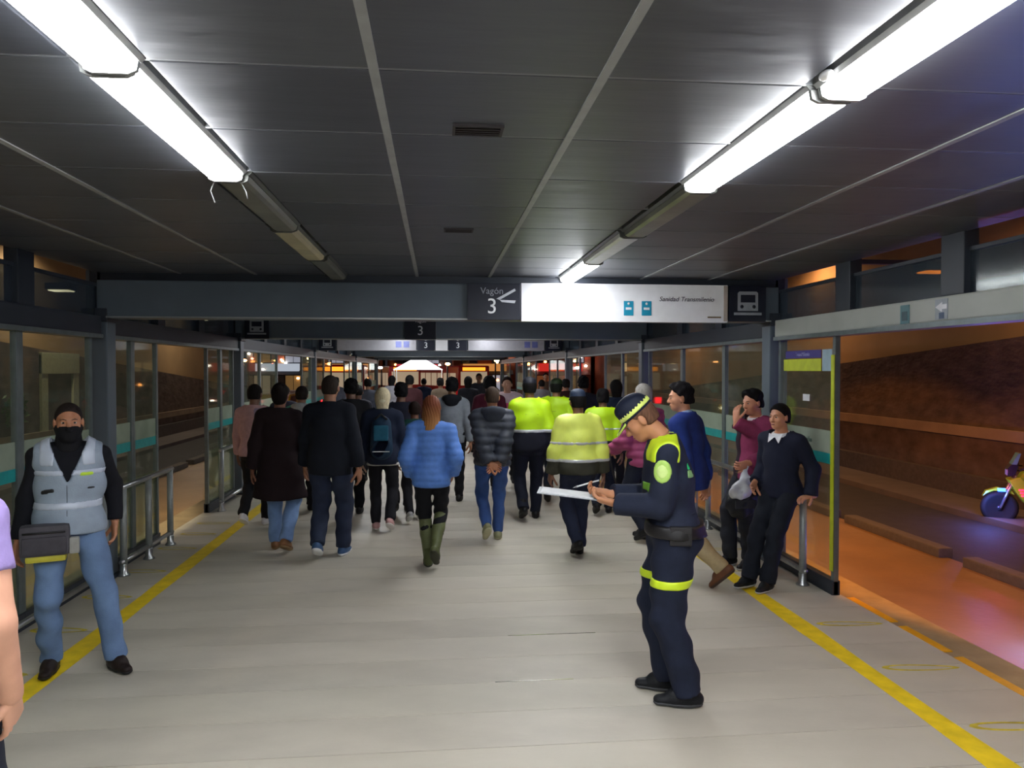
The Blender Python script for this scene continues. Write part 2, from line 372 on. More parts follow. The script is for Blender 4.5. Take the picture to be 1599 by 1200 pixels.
# notice at the top of the near right pane: purple strip, lime strip, pale square
xg = WR - .012
t = tag(empty('door_notice', (xg, 6.45, 1.95)), 'purple and lime notice on the glass above the two schoolboys', 'notice')
y0, z1 = pxz(1292, 546, xg); y1, z0 = pxz(1228, 580, xg); z_hi = 2.06; z_lo = 1.87
def loc(y, z): return (y - 6.45, z - 1.95)
a0, b0 = loc(6.06, 1.99); a1, b1 = loc(6.86, 2.06)
MB().box(-.002, .001, loc(6.20,0)[0], loc(6.86,0)[0], .03, .10).build('purple_strip', mat('notice_purple', (58, 48, 130), .4), t)
MB().box(-.002, .001, loc(6.20,0)[0], loc(6.90,0)[0], -.085, .022).build('lime_strip', m_lime, t)
MB().box(-.002, .001, loc(6.02,0)[0], loc(6.18,0)[0], -.085, .10).build('pale_square', mat('notice_pale', (150, 176, 190), .4), t)
text('lettering', 'TransMilenio', .05, mat('notice_text', (150, 150, 200), .4), (-.003, loc(6.53,0)[0], .064), (R(90), 0, R(-90)), t)
p = at_x(1259, 621, xg)
o = MB().box(xg-.002, xg+.001, p.y-.06, p.y+.06, p.z-.03, p.z+.03).build('paper_sticker', mat('paper', (214, 216, 220), .6)); tag(o, 'small white paper sticker on the glass behind the boy in navy', 'sticker')
text('wall_lettering', 'Estación', .07, mat('film_text', (78, 108, 100), .5), (-.014, 6.47, 1.26), (R(90), 0, R(-90)), wr)
text('wall_lettering', 'ESTACIÓN', .075, mat('film_text', (78, 108, 100), .5), (.014, 6.2, 1.26), (R(90), 0, R(90)), wl)

# guard rails inside the glass
m_steel = mat('brushed_steel', (176, 180, 182), .28, .85)
def guard(X, y0, y1, label, low=True, n=2, zt=.81):
    t = tag(empty('guard_rail', (X, y0, 0)), label, 'rail', 'steel guard rails by the glass'); L = y1 - y0
    MB().tube([(0, -.04, zt), (0, L+.04, zt)], .026, 12).build('top_tube', m_steel, t)
    if low: MB().tube([(0, -.04, .13), (0, L+.04, .13)], .022, 12).build('bottom_tube', m_steel, t)
    for k in range(n):
        yy = .02 + (L-.04)*k/(n-1)
        p = MB().tube([(0, yy, -.005), (0, yy, zt)], .031, 14).build('post', mat('post_paint', (150, 156, 156), .4, .3), t)
        MB().lathe([(.055, 0), (.055, .012), (.034, .03), (.034, .10), (.031, .11)], (0, yy, 0)).build('foot', m_steel, p)
guard(WR-.13, 6.25, 8.6, 'steel guard rail under the hand of the boy in navy')
guard(WR-.13, 9.0, 11.2, 'steel guard rail before the second column on the orange lane side')
guard(WL+.16, 4.4, 6.8, 'steel guard rail behind the worker in the grey vest')
guard(WL+.16, 7.15, 8.40, 'steel guard rail beside the open bus gate', n=3)
guard(WL+.16, 10.3, 12.9, 'steel guard rail beyond the open gate by the person in the pink jacket')
# ------------------------------------------------------------------ signs on the beams
m_navy = mat('sign_navy', (26, 30, 44), .3, var=.08)
m_white = mat('sign_white', (236, 238, 242), .25, var=.03)
m_white2 = mat('sign_grey', (150, 150, 156), .3, var=.06)
m_txt = mat('sign_text_white', (226, 228, 232), .4)
m_dtx = mat('sign_text_dark', (92, 88, 100), .5)
m_blue = mat('sign_pictogram', (28, 142, 176), .4)
RX = (R(90), 0, 0)
def bus_icon(parent, cx, cz, s, y, m, md):
    MB().prism([(-.5*s,-.42*s),(-.5*s,.42*s),(-.42*s,.5*s),(.42*s,.5*s),(.5*s,.42*s),(.5*s,-.42*s)], -.002, .002).build('bus_body', m, parent).location = (cx, y, cz)
    for (a, b, c_, d) in ((-.36,.36,-.02,.34),): MB().box(a*s, b*s, -.004, -.0021, c_*s, d*s).build('bus_window', md, parent).location = (cx, y, cz)
    for q in (-.3, .3): MB().lathe([(.0, -.004), (.085*s, -.004), (.085*s, -.0022)], (q*s, 0, -.22*s), 'y', 14).build('bus_lamp', md, parent).location = (cx, y, cz)
    MB().box(-.68*s, .68*s, -.002, .002, -.62*s, -.50*s).build('bus_ground', m, parent).location = (cx, y, cz)
YS = 6.955
def xs(px): return at_y(px, 475, YS).x
z0s, z1s = 2.335, 2.672
t = tag(empty('wagon_sign', ((xs(730)+xs(813))/2, YS, 2.50)), 'navy sign with a white 3 and arrow on the first cross beam', 'sign')
hw = (xs(813)-xs(730))/2
MB().bbox(-hw, hw, 0, .05, z0s-2.5, z1s-2.5, .004).build('panel', m_navy, t)
text('lettering', 'Vagón', .085, mat('sign_text_grey', (150,154,164), .4), (-.02, -.004, .10), RX, t)
text('number', '3', .20, m_txt, (-.02, -.004, -.045), RX, t)
ar = MB(); ar.prism([(.02,.03),(.19,.125),(.20,.105),(.05,.02)], -.004, -.001).prism([(.05,.02),(.20,.015),(.19,-.01),(.07,.0)], -.004, -.001)
ar.build('arrow', mat('sign_arrow', (190,194,202), .4), t)
hw = (xs(1136)-xs(814))/2
t = tag(empty('direction_sign', ((xs(1136)+xs(814))/2, YS, 2.50)), 'long white direction sign with two blue pictograms on the first cross beam', 'sign')
MB().bbox(-hw, hw, 0, .06, z0s-.012-2.5, z1s+.006-2.5, .004).build('panel', m_white, t)
def lx(px): return xs(px) - t.location.x
for a in (974, 1002):
    pb = MB().box(lx(a), lx(a+15), -.004, 0, -.115, .02).build('pictogram', m_blue, t)
    MB().box(lx(a+3), lx(a+12), -.006, -.0041, -.062, -.040).build('pictogram_bar', m_txt, pb)
    MB().lathe([(0,-.006),(.012,-.006),(.012,-.0041)], (lx(a+7.5), 0, -.005), 'y', 12).build('pictogram_dot', m_txt, pb)
text('lettering', 'Sanidad Transmilenio', .062, m_dtx, (lx(1072), -.003, .040), RX, t, shear=.25)
MB().box(lx(1105), lx(1126), -.003, 0, -.135, -.120).build('smudge', mat('sign_smudge', (120,104,80), .6), t)
MB().box(lx(1130), lx(1136), -.004, 0, z0s-2.5, z1s-2.5).build('end_strip', mat('sign_end', (178,168,158), .5), t)
hw = (xs(1196)-xs(1139))/2
t = tag(empty('bus_stop_sign', ((xs(1196)+xs(1139))/2, YS, 2.50)), 'navy sign with a pale bus pictogram at the end of the white direction sign', 'sign')
MB().bbox(-hw, hw, 0, .05, z0s-2.5, z1s-2.5, .004).build('panel', m_navy, t)
bus_icon(t, 0.0, .02, .20, -.004, mat('sign_icon', (150,156,164), .4), m_navy)
def beam_sign(yb, px0, px1, kind, label):
    Y = yb - .045; a, b = at_y(px0, 540, Y).x, at_y(px1, 540, Y).x
    t = tag(empty('beam_sign', ((a+b)/2, Y, 2.50)), label, 'sign'); h = (b-a)/2
    MB().bbox(-h, h, 0, .05, -.165, .17, .004).build('panel', {'3': m_navy, 'bus': m_navy, 'white': m_white, 'grey': m_white2}[kind], t)
    if kind == '3':
        text('number', '3', .20, m_txt, (0, -.004, -.04), RX, t); text('lettering', 'Vagón', .07, m_txt, (0, -.004, .11), RX, t)
    if kind == 'bus': bus_icon(t, 0, .02, .2, -.004, mat('sign_icon', (150,156,164), .4), m_navy)
    if kind == 'grey':
        for k in (.55, .75): MB().box(h*k-.07, h*k+.07, -.004, 0, -.09, .06).build('pictogram', mat('sign_pict2', (96,104,160), .4), t)
beam_sign(BEAMS[1], 632, 681, '3', 'navy sign with a number 3 on the second cross beam')
beam_sign(BEAMS[1], 382, 420, 'bus', 'navy sign with a bus pictogram on the second cross beam by the column')
beam_sign(BEAMS[2], 652, 678, '3', 'navy sign with a number 3 on the third cross beam, beside the small white panel')
beam_sign(BEAMS[2], 680, 699, 'white', 'small white panel between two number signs on the third cross beam')
beam_sign(BEAMS[2], 701, 729, '3', 'navy sign with a number 3 on the third cross beam, beside the long grey panel')
beam_sign(BEAMS[2], 731, 850, 'grey', 'long grey direction panel on the third cross beam')
beam_sign(BEAMS[2], 852, 878, 'bus', 'navy sign with a bus pictogram ending the grey panel on the third beam')
beam_sign(BEAMS[2], 498, 524, 'bus', 'navy sign with a bus pictogram on the third cross beam by the pale panel')
beam_sign(BEAMS[2], 526, 650, 'grey', 'pale direction panel on the third cross beam, on the vest worker side')

# ------------------------------------------------------------------ outside: lanes, kerbs, walls
m_lane = mat('lane_concrete', (132, 104, 72), .42, var=.16, scale=1.3, bump=.25, bscale=9)
m_asph = mat('asphalt', (44, 43, 46), .75, var=.2, scale=4, bump=.3, bscale=40)
m_kerb = mat('kerb', (84, 78, 72), .7, var=.15)
m_pave = mat('pavement', (92, 84, 80), .7, var=.15, scale=2)
m_stone = mat('stone_wall', (88, 72, 64), .85, var=.35, scale=2.2, bump=.9, bscale=4.5, stretch=(1, 1, 1.8))
m_tan = mat('concrete_wall', (158, 130, 92), .8, var=.12, scale=.8, bump=.1)
m_band = mat('stone_band', (138, 118, 96), .75, var=.15, scale=2)
struct(MB().box(-60, 60, YEND+6, 130, Z_ROAD-.1, Z_ROAD-.005).build('trim_20', m_asph), 'street beyond the station')
for s, k in ((1, 21), (-1, 31)):
    cx = .15
    def X(a): return cx + s*(a - cx)
    def bx(a, b, y0, y1, z0, z1): return MB().box(min(X(a), X(b)), max(X(a), X(b)), y0, y1, z0, z1)
    struct(bx(3.6, 7.5, -6, 60, Z_ROAD-.1, Z_ROAD).build(f'trim_{k}', m_lane), 'concrete bus lane beside the platform')
    struct(bx(7.5, 9.9, -6, 60, Z_ROAD-.1, Z_ROAD-.02).build(f'trim_{k+1}', m_asph), 'dark asphalt lane beyond the bus lane')
    struct(bx(9.9, 11.4, -6, 60, Z_ROAD-.1, Z_ROAD+.10).build(f'trim_{k+2}', m_pave), 'pavement under the stone wall')
    top = (lambda Y: max(.2, 3.5 - .072*Y)) if s > 0 else (lambda Y: max(.2, 4.05 - .072*Y))
    # stone wall: the top falls with distance
    ys = [-6, 0, 8, 16, 24, 32, 42]; vs = []; fs = []
    for yy in ys: vs += [(X(11.3), yy, Z_ROAD), (X(11.3), yy, top(yy)), (X(11.75), yy, top(yy)), (X(11.75), yy, Z_ROAD)]
    for q in range(len(ys)-1):
        for e in range(4): fs.append((q*4+e, q*4+(e+1)%4, (q+1)*4+(e+1)%4, (q+1)*4+e))
    fs += [(0,1,2,3), tuple(len(vs)-4+e for e in range(4))]
    wo = struct(MB().add(vs, fs).build('wall_stone_right' if s > 0 else 'wall_stone_left', m_stone), 'dark stone retaining wall across the lanes')
    zb = .55 if s > 0 else .02
    bx(11.2, 11.35, -6, 42, zb-.10, zb+.12).build('ledge', m_band, wo)
    bx(11.12, 11.35, -6, 42, Z_ROAD, Z_ROAD+.55).build('plinth', mat('plinth', (74, 66, 62), .8, var=.2), wo)
    struct(bx(11.75, 12.1, -6, 46, Z_ROAD, 6.2).build('wall_concrete_right' if s > 0 else 'wall_concrete_left', m_tan), 'tan concrete wall above the stone wall')
    # kerb separators
    yy = -2.0; n = 0
    while yy < 40:
        L = 2.6
        tag(MB().bbox(min(X(7.35), X(7.58)), max(X(7.35), X(7.58)), yy, yy+L, Z_ROAD-.01, Z_ROAD+.14, .03).build('lane_separator', m_kerb),
            'low concrete kerb block between lanes on the %s' % ('orange lit side' if s > 0 else 'vest worker side'), 'kerb block', 'lane kerb blocks on the %s' % ('orange lit side' if s > 0 else 'vest worker side'))
        yy += L + .5; n += 1
    for j, yy in enumerate((3.0, 12.0, 22.0, 34.0)):
        lt = tag(empty('wall_lamp', (X(11.75), yy, 5.3)), f"{'orange' if s > 0 else 'warm'} wall lamp high on the concrete wall", 'lamp', f"high wall lamps, {'orange' if s > 0 else 'warm'}")
        MB().tube([(0, 0, 0), (-s*.35, 0, .22), (-s*.8, 0, .25)], .035, 8).build('arm', m_slate_d, lt)
        MB().bbox(-s*1.05-.22, -s*1.05+.22, -.12, .12, .20, .32, .03).build('head', m_slate_d, lt)
        MB().box(-s*1.05-.16, -s*1.05+.16, -.09, .09, .185, .20).build('lens', emit('sodium_lens_r' if s > 0 else 'sodium_lens_l', (255, 140, 40) if s > 0 else (255, 206, 140), 6), lt)
        ld = bpy.data.lights.new('wall_lamp_light', 'SPOT'); ld.energy = (520 if s > 0 else 420); ld.color = (1, .52, .24) if s > 0 else (1, .84, .62)
        ld.spot_size = R(165); ld.spot_blend = .6; ld.shadow_soft_size = .15
        lo = bpy.data.objects.new('lamp_light', ld); C.objects.link(lo); lo.parent = lt; lo.location = (-s*1.05, 0, .15)
    # lamps under the roof edge, outside the glass
    for j, yy in enumerate((6.7, 11.6, 17.5) if s > 0 else (5.2, 9.3, 14.5)):
        lt = tag(empty('eave_lamp', (X(4.65), yy, ZC+.10)), f"{'orange' if s > 0 else 'warm white'} lamp fixed outside under the roof edge", 'lamp', f"roof edge lamps, {'orange' if s > 0 else 'warm white'}")
        MB().box(-s*.64-.64, -s*.64+.64, -.03, .03, 0, .04).build('bracket', m_slate_d, lt)
        MB().bbox(-.14, .14, -.1, .1, -.06, .02, .02).build('head', m_slate_d, lt)
        MB().box(-.11, .11, -.08, .08, -.072, -.06).build('lens', emit('eave_lens_r' if s > 0 else 'eave_lens_l', (255, 130, 30) if s > 0 else (255, 226, 170), 8), lt)
        ld = bpy.data.lights.new('eave_lamp_light', 'SPOT'); ld.energy = (680 if s > 0 else 420); ld.color = (1, .36, .035) if s > 0 else (1, .84, .52)
        ld.spot_size = R(112); ld.spot_blend = .18; ld.shadow_soft_size = .08
        lo = bpy.data.objects.new('lamp_light', ld); C.objects.link(lo); lo.parent = lt; lo.location = (0, 0, -.09); lo.rotation_euler = (0, s*R(-27), 0)
# manhole-like cracks on the lane, plants on the left wall
m_leaf = mat('leaves', (62, 84, 34), .6, var=.4, scale=10)
def shrub(loc, r, label):
    b = MB()
    for k in range(220):
        d = rng.normal(size=3); d /= np.linalg.norm(d); p = np.array(loc) + d*r*rng.random()**.4*np.array([.5,1,1]); q = rng.normal(size=3); q /= np.linalg.norm(q); u = np.cross(q, d); u /= np.linalg.norm(u)+1e-6
        sz = r*.22; b.add([p-u*sz*.4, p+q*sz*.8, p+u*sz*.4, p-q*sz*.8], [(0,1,2,3)])
    root = tag(empty('wall_shrub', loc), label, 'shrub'); o = b.build('foliage', m_leaf, root); o.location = -Vector(loc)
    MB().tube([(-.3, 0, -r), (0, 0, 0)], .02, 6).build('stem', mat('stem', (70,56,40), .8), root)
p = at_x(20, 640, -11.0); shrub((p.x, p.y, p.z), .55, 'green shrub growing on the stone wall behind the vest worker')
p = at_x(62, 690, -11.0); shrub((p.x, p.y, p.z-.3), .5, 'low green shrub by the pale doorway of the stone wall')
# pale doorway in the left wall
p = at_x(84, 640, -11.15)
t = struct(empty('door_1', (-11.05, p.y, Z_ROAD+.1)), 'pale framed service doorway in the stone wall behind the vest worker')
m_pf = mat('door_frame_pale', (176, 178, 140), .6)
MB().bbox(-.1, .12, -1.1, -.75, 0, 3.1, .01).build('jamb', m_pf, t); MB().bbox(-.1, .12, .75, 1.1, 0, 3.1, .01).build('jamb', m_pf, t)
MB().bbox(-.1, .14, -1.1, 1.1, 2.55, 3.15, .01).build('lintel', m_pf, t); MB().box(-.1, .03, -.75, .75, 0, 2.55).build('door_leaf', mat('door_leaf', (84, 88, 84), .5), t)

# ------------------------------------------------------------------ police motorcycle
m_bgreen = mat('bike_green', (150, 190, 40), .3, var=.06); m_bdark = mat('bike_dark', (22, 26, 34), .4); m_tyre = mat('tyre', (18,18,20), .8)
m_brim = mat('bike_rim', (70, 74, 84), .3, .7)
def motorcycle(loc, rz, label, blue=90, red=40, wheel_e=30):
    t = tag(empty('motorcycle', loc, rz), label, 'motorcycle')
    def wheel(y, name):
        R_ = .30; prof = [(R_-.09+.012*0, -.045), (R_-.03, -.055), (R_, -.02), (R_, .02), (R_-.03, .055), (R_-.09, .045), (R_-.09, -.045)]
        wo = MB().lathe(prof, (0, y, R_), 'x', 28).build(name, m_tyre, t)
        rim = MB().lathe([(R_-.11, -.04), (R_-.085, -.04), (R_-.085, .04), (R_-.11, .04), (R_-.11, -.04)], (0, y, R_), 'x', 28).build('rim', m_brim, wo)
        MB().lathe([(.05, -.06), (.05, .06)], (0, y, R_), 'x', 14).build('hub', m_brim, wo)
        MB().lathe([(.05, .062), (.13, .062), (.13, .068), (.05, .068)], (0, y, R_), 'x', 20).build('brake_disc', m_steel, wo)
        for k in range(5):
            a = 2*math.pi*k/5; MB().tube([(0, y+.04*math.cos(a), R_+.04*math.sin(a)), (0, y+.205*math.cos(a), R_+.205*math.sin(a))], .016, 6).build('spoke', m_brim, wo)
    wheel(.68, 'front_wheel'); wheel(-.66, 'rear_wheel')
    for s in (-1, 1):
        MB().tube([(s*.075, .68, .30), (s*.075, .44, .92)], [.024, .028], 10).build('fork_leg', m_steel, t)
        MB().tube([(s*.09, -.66, .30), (s*.10, -.15, .36)], .022, 8).build('swing_arm', m_bdark, t)
        MB().tube([(s*.02, .40, .98), (s*.25, .36, 1.05), (s*.38, .26, 1.03)], .014, 8).build('handlebar', m_bdark, t)
        mi = MB().tube([(s*.28, .34, 1.04), (s*.34, .33, 1.20)], .007, 6).build('mirror_stalk', m_bdark, t)
        MB().ball((s*.36, .33, 1.23), (.065, .015, .045)).build('mirror', m_bdark, mi)
    MB().prism([(.95, .50), (.90, .60), (.72, .67), (.50, .62), (.46, .55), (.62, .61), (.78, .61), (.90, .55)], -.06, .06, 'x').build('mudguard', m_bgreen, t)
    MB().prism([(.42, .80), (.34, .95), (.10, .98), (-.12, .82), (-.10, .74), (.28, .70)], -.14, .14, 'x').build('tank', m_bgreen, t)
    MB().prism([(.46, .62), (.56, .82), (.40, .88), (.22, .66), (.10, .42), (.30, .40)], -.17, .17, 'x').build('fairing', m_bgreen, t)
    MB().prism([(.10, .70), (.22, .50), (.14, .28), (-.30, .28), (-.34, .52), (-.10, .70)], -.12, .12, 'x').build('engine', m_bdark, t)
    MB().prism([(-.08, .80), (-.30, .76), (-.62, .86), (-.80, .92), (-.80, .84), (-.50, .70), (-.10, .70)], -.12, .12, 'x').build('seat', m_bdark, t)
    MB().prism([(-.50, .72), (-.86, .86), (-.92, .80), (-.70, .62), (-.50, .60)], -.10, .10, 'x').build('tail_fairing', m_bgreen, t)
    hl = MB().prism([(.46, .92), (.56, .88), (.58, 1.02), (.50, 1.12), (.42, 1.08)], -.11, .11, 'x').build('headlight_shell', m_bdark, t)
    MB().box(-.08, .08, .575, .585, .90, 1.0).build('headlight_lens', mat('lens_grey', (150,160,170), .1), hl)
    MB().prism([(.44, 1.10), (.52, 1.10), (.42, 1.30), (.38, 1.30)], -.12, .12, 'x').build('windscreen', mat('teal_screen', (90, 150, 150), .2), t)
    MB().tube([(.13, .25, .35), (.15, -.1, .25), (.16, -.75, .42)], [.02, .03, .045], 10).build('exhaust', m_steel, t)
    MB().tube([(-.1, -.1, .28), (-.22, -.12, 0.01)], .012, 6).build('side_stand', m_bdark, t)
    for k in range(3):
        MB().box(-.185, -.17, .30-.02*k, .42-.02*k, .64-.05*k, .67-.05*k).build('red_marker', emit('red_marker', (255, 50, 90), 2.2), t)
    bl = MB().bbox(-.09, -.03, .60, .72, .60, .66, .012).build('blue_beacon', emit('blue_beacon', (60, 110, 255), 6), t)
    st = MB().tube([(0, -.85, .85), (0, -.88, 1.25)], .015, 8).build('beacon_mast', m_bdark, t)
    MB().lathe([(.05, 1.25), (.06, 1.28), (.06, 1.36), (.035, 1.40), (0, 1.41)], (0, -.88, 0), 'z', 16).build('beacon', emit('violet_beacon', (90, 40, 255), 12), st)
    for nm, col, e, lc in (('beacon_light', (.16, .05, 1), blue, (0, -.88, 1.5)), ('wheel_light', (.10, .22, 1), wheel_e, (-.34, .92, .50)), ('marker_light', (1, .05, .25), red, (-.5, .8, .9))):
        ld = bpy.data.lights.new(nm, 'POINT'); ld.energy = e; ld.color = col; ld.shadow_soft_size = .08
        lo = bpy.data.objects.new(nm, ld); C.objects.link(lo); lo.parent = t; lo.location = lc
    return t
pb = at_z(1556, 818, Z_ROAD-.02)
motorcycle((pb.x+.62, pb.y-.36, Z_ROAD-.02), R(62), 'green police motorcycle with a blue lit front wheel parked beyond the lane', 60, 10)
motorcycle((6.72, 6.1, Z_ROAD), R(40), 'unseen green police motorcycle with a violet beacon, added to light the bus lane', 60, 0, 80)  # out of view; added to carry the blue light falling on the lane

# ------------------------------------------------------------------ far street
def building(x0, x1, Y, h, rgb, label, shop=None, seed=0, sign=None):
    r = random.Random(seed); t = tag(empty('building', ((x0+x1)/2, Y, Z_ROAD)), label, 'building'); hw = (x1-x0)/2
    MB().box(-hw, hw, 0, 8, 0, h).build('wall', mat('facade_%d_%d_%d' % rgb, rgb, .8, var=.18, scale=1.5, bump=.2, bscale=20), t)
    MB().box(-hw-.1, hw+.1, -.25, 8.1, h, h+.3).build('roof_edge', m_slate_d, t)
    n = max(2, int((x1-x0)/2.2))
    for fl in range(int(h//2.9)):
        for k in range(n):
            cx = -hw + (k+.5)*2*hw/n; z = .4 + fl*2.9
            lit = r.random() < (.75 if fl == 0 else .55)
            wf = MB().box(cx-.8, cx+.8, -.10, 0, z, z+(2.0 if fl == 0 else 1.6)).build('window', m_slate_d, t)
            col = r.choice([(255, 196, 120), (255, 226, 186), (255, 150, 90), (230, 236, 255)])
            MB().box(cx-.7, cx+.7, -.13, -.10, z+.1, z+(1.9 if fl == 0 else 1.5)).build('pane', emit('lit_pane_%d_%d_%d' % col, col, r.choice([.12, .3])) if lit else mat('dark_pane', (24, 24, 30), .1), wf)
            MB().box(cx-.02, cx+.02, -.15, -.13, z+.1, z+(1.9 if fl == 0 else 1.5)).build('glazing_bar', m_slate_d, wf)
    if sign: MB().box(-hw*.7, hw*.7, -.35, -.1, 2.6, 3.3).build('shop_sign', emit('shop_sign_%d_%d_%d' % sign, sign, .5), t)
    for k in range(9):
        col = r.choice([(255, 214, 150), (255, 244, 226), (255, 120, 90), (255, 160, 80)])
        MB().ball((r.uniform(-hw, hw), -.22, r.uniform(1.6, 4.6)), (.13, .1, .10), 10, 6).build('wall_bulb', emit('bulb_%d_%d_%d' % col, col, 14), t)
    aw = MB().prism([(-.1, 2.7), (-1.1, 2.3), (-1.1, 2.22), (-.1, 2.55)], -hw*.9, hw*.9, 'x').build('awning', mat('awning_%d' % (seed % 3), [(120, 40, 36), (60, 62, 70), (150, 110, 70)][seed % 3], .7), t)
specs = [(-24, -17.5, 58, 9, (120, 62, 44), 'red brick building at the far end of the lane on the vest worker side', (255, 240, 230)),
         (-17, -11.5, 70, 7, (150, 140, 130), 'pale plaster building beyond the red brick one', (230, 240, 255)),
         (-11, -5.5, 74, 8, (110, 72, 56), 'brown brick shop building with lit windows beyond the buses', (255, 180, 110)),
         (-5, 1.0, 78, 6.5, (96, 74, 76), 'mauve grey building behind the white tent', (255, 80, 90)),
         (1.6, 7.5, 72, 8.5, (150, 82, 56), 'orange brick building with a lit shop front', (255, 170, 90)),
         (8.1, 13.6, 66, 7.5, (166, 116, 100), 'pink plaster building with a red doorway sign', (255, 60, 50)),
         (14, 20.5, 60, 8.2, (140, 78, 54), 'tall orange brick building at the end of the tan wall', (255, 210, 150))]
for k, (a, b, Y, h, c_, l, sg) in enumerate(specs): building(a, b, Y, h, c_, l, seed=k*5+2, sign=sg)
m_busred = mat('bus_red', (170, 20, 26), .3, var=.04)
def bus(loc, rz, label, L=9.0):
    t = tag(empty('bus', loc, rz), label, 'bus')
    MB().bbox(-1.25, 1.25, -L/2, L/2, .35, 3.05, .12).build('body', m_busred, t)
    for s in (-1, 1):
        for k in range(6):
            y0 = -L/2+.5+k*(L-.8)/6; MB().box(s*1.25-.01, s*1.25+.01, y0, y0+(L-.8)/6-.2, 1.5, 2.5).build('window', emit('bus_window_glow', (255, 226, 190), .3), t)
        for y in (-L*.3, L*.3): MB().lathe([(.2, -.12), (.45, -.12), (.48, 0), (.45, .12), (.2, .12)], (s*1.15, y, .48), 'x', 18).build('wheel', m_tyre, t)
        MB().box(s*.95-.18, s*.95+.18, -L/2-.02, -L/2+.01, .8, 1.15).build('tail_light', emit('tail_light', (255, 30, 40), 9), t)
    MB().box(-1.05, 1.05, -L/2-.015, -L/2+.01, 1.6, 2.6).build('rear_window', emit('bus_window_glow', (255, 226, 190), .3), t)
    MB().box(-.9, .9, -L/2-.03, -L/2+.01, 2.68, 2.92).build('destination_board', emit('dest_board', (255, 150, 40), 2.0), t)
bus((1.2, 60, Z_ROAD), R(20), 'red articulated bus standing beyond the end of the platform')
bus((-3.4, 63, Z_ROAD), R(14), 'red bus with glowing tail lights beside the white tent', 8)
bus((-5.6, 47.5, Z_ROAD), R(4), 'red bus far along the lane on the vest worker side')
def car(loc, rz, rgb, label):
    t = tag(empty('car', loc, rz), label, 'car', 'cars in the far street')
    MB().prism([(-2.1,.3),(-2.1,.8),(-1.6,.9),(-1.1,1.4),(.5,1.4),(1.1,.92),(2.0,.82),(2.1,.3)], -.82, .82, 'x').build('body', mat('car_%d' % rgb[0], rgb, .3), t)
    for s in (-1, 1):
        MB().prism([(-1.05,.95),(-.9,1.3),(.4,1.3),(.85,.95)], s*.825-.005, s*.825+.005, 'x').build('window', m_bdark, t)
        for y in (-1.3, 1.3): MB().lathe([(.15,-.1),(.3,-.1),(.32,0),(.3,.1),(.15,.1)], (s*.75, y, .32), 'x', 16).build('wheel', m_tyre, t)
        MB().box(s*.6-.14, s*.6+.14, -2.12, -2.09, .62, .80).build('tail_light', emit('tail_light', (255,30,40), 9), t)
        MB().box(s*.6-.14, s*.6+.14, 2.09, 2.12, .55, .72).build('headlight', emit('headlight', (255, 244, 226), 14), t)
for k, (x, y, rz, c_, l) in enumerate([(-9.2, 50, 178, (180,182,186), 'silver car with lit headlights coming along the lane'), (5.6, 52, 5, (60,62,70), 'dark grey car with glowing tail lights in the far street'),
        (8.9, 55, 170, (150,30,30), 'red car with lit headlights in the far street'), (-8.8, 43, 180, (200,170,40), 'yellow taxi car with lit headlights on the far lane'), (3.9, 66, 90, (210,210,205), 'white car crossing beyond the red buses')]):
    car((x, y, Z_ROAD), R(rz), c_, l)
# white tent; no lamp inside, the canopy material itself emits the glow
t = tag(empty('market_tent', (-1.2, 51, Z_ROAD)), 'white peaked tent with a canopy made to glow beyond the platform end', 'tent')
MB().add([(-1.6,-1.6,2.75),(1.6,-1.6,2.75),(1.6,1.6,2.75),(-1.6,1.6,2.75),(0,0,3.7)], [(0,1,4),(1,2,4),(2,3,4),(3,0,4)]).build('canopy', emit('tent_canopy_glow', (250,252,255), 3.2), t)
for a in (-1.55, 1.55):
    for b in (-1.55, 1.55): MB().tube([(a,b,0),(a,b,2.75)], .03, 6).build('pole', m_alu, t)
MB().bbox(-1.2, 1.2, -1.3, -.7, 0, .95, .03).build('counter', mat('tent_counter', (190,186,176), .6), t)
# street lamps
def street_lamp(x, y, h, col, label, grp):
    t = tag(empty('street_lamp', (x, y, Z_ROAD)), label, 'street lamp', grp)
    MB().tube([(0,0,0),(0,0,h-.2),(0,-.3,h),(0,-1.0,h+.05)], [.08,.05,.04,.035], 8).build('pole', m_slate_d, t)
    MB().ball((0,-1.1,h), (.16,.3,.09)).build('lantern', emit('lantern_%d_%d' % (col[1], int(h*10)), col, 40), t)
for k in range(11):
    street_lamp(-22 + k*4.3 + (k % 3)*.6, {3: 56.5, 4: 58.5, 6: 49.0, 7: 46.5}.get(k, 47.7 + (k*7) % 11), 2.9 + .22*(k % 4), [(255,190,110), (255,236,214), (255,160,90)][k % 3], 'street lamp glowing over the far street', 'street lamps beyond the platform end')
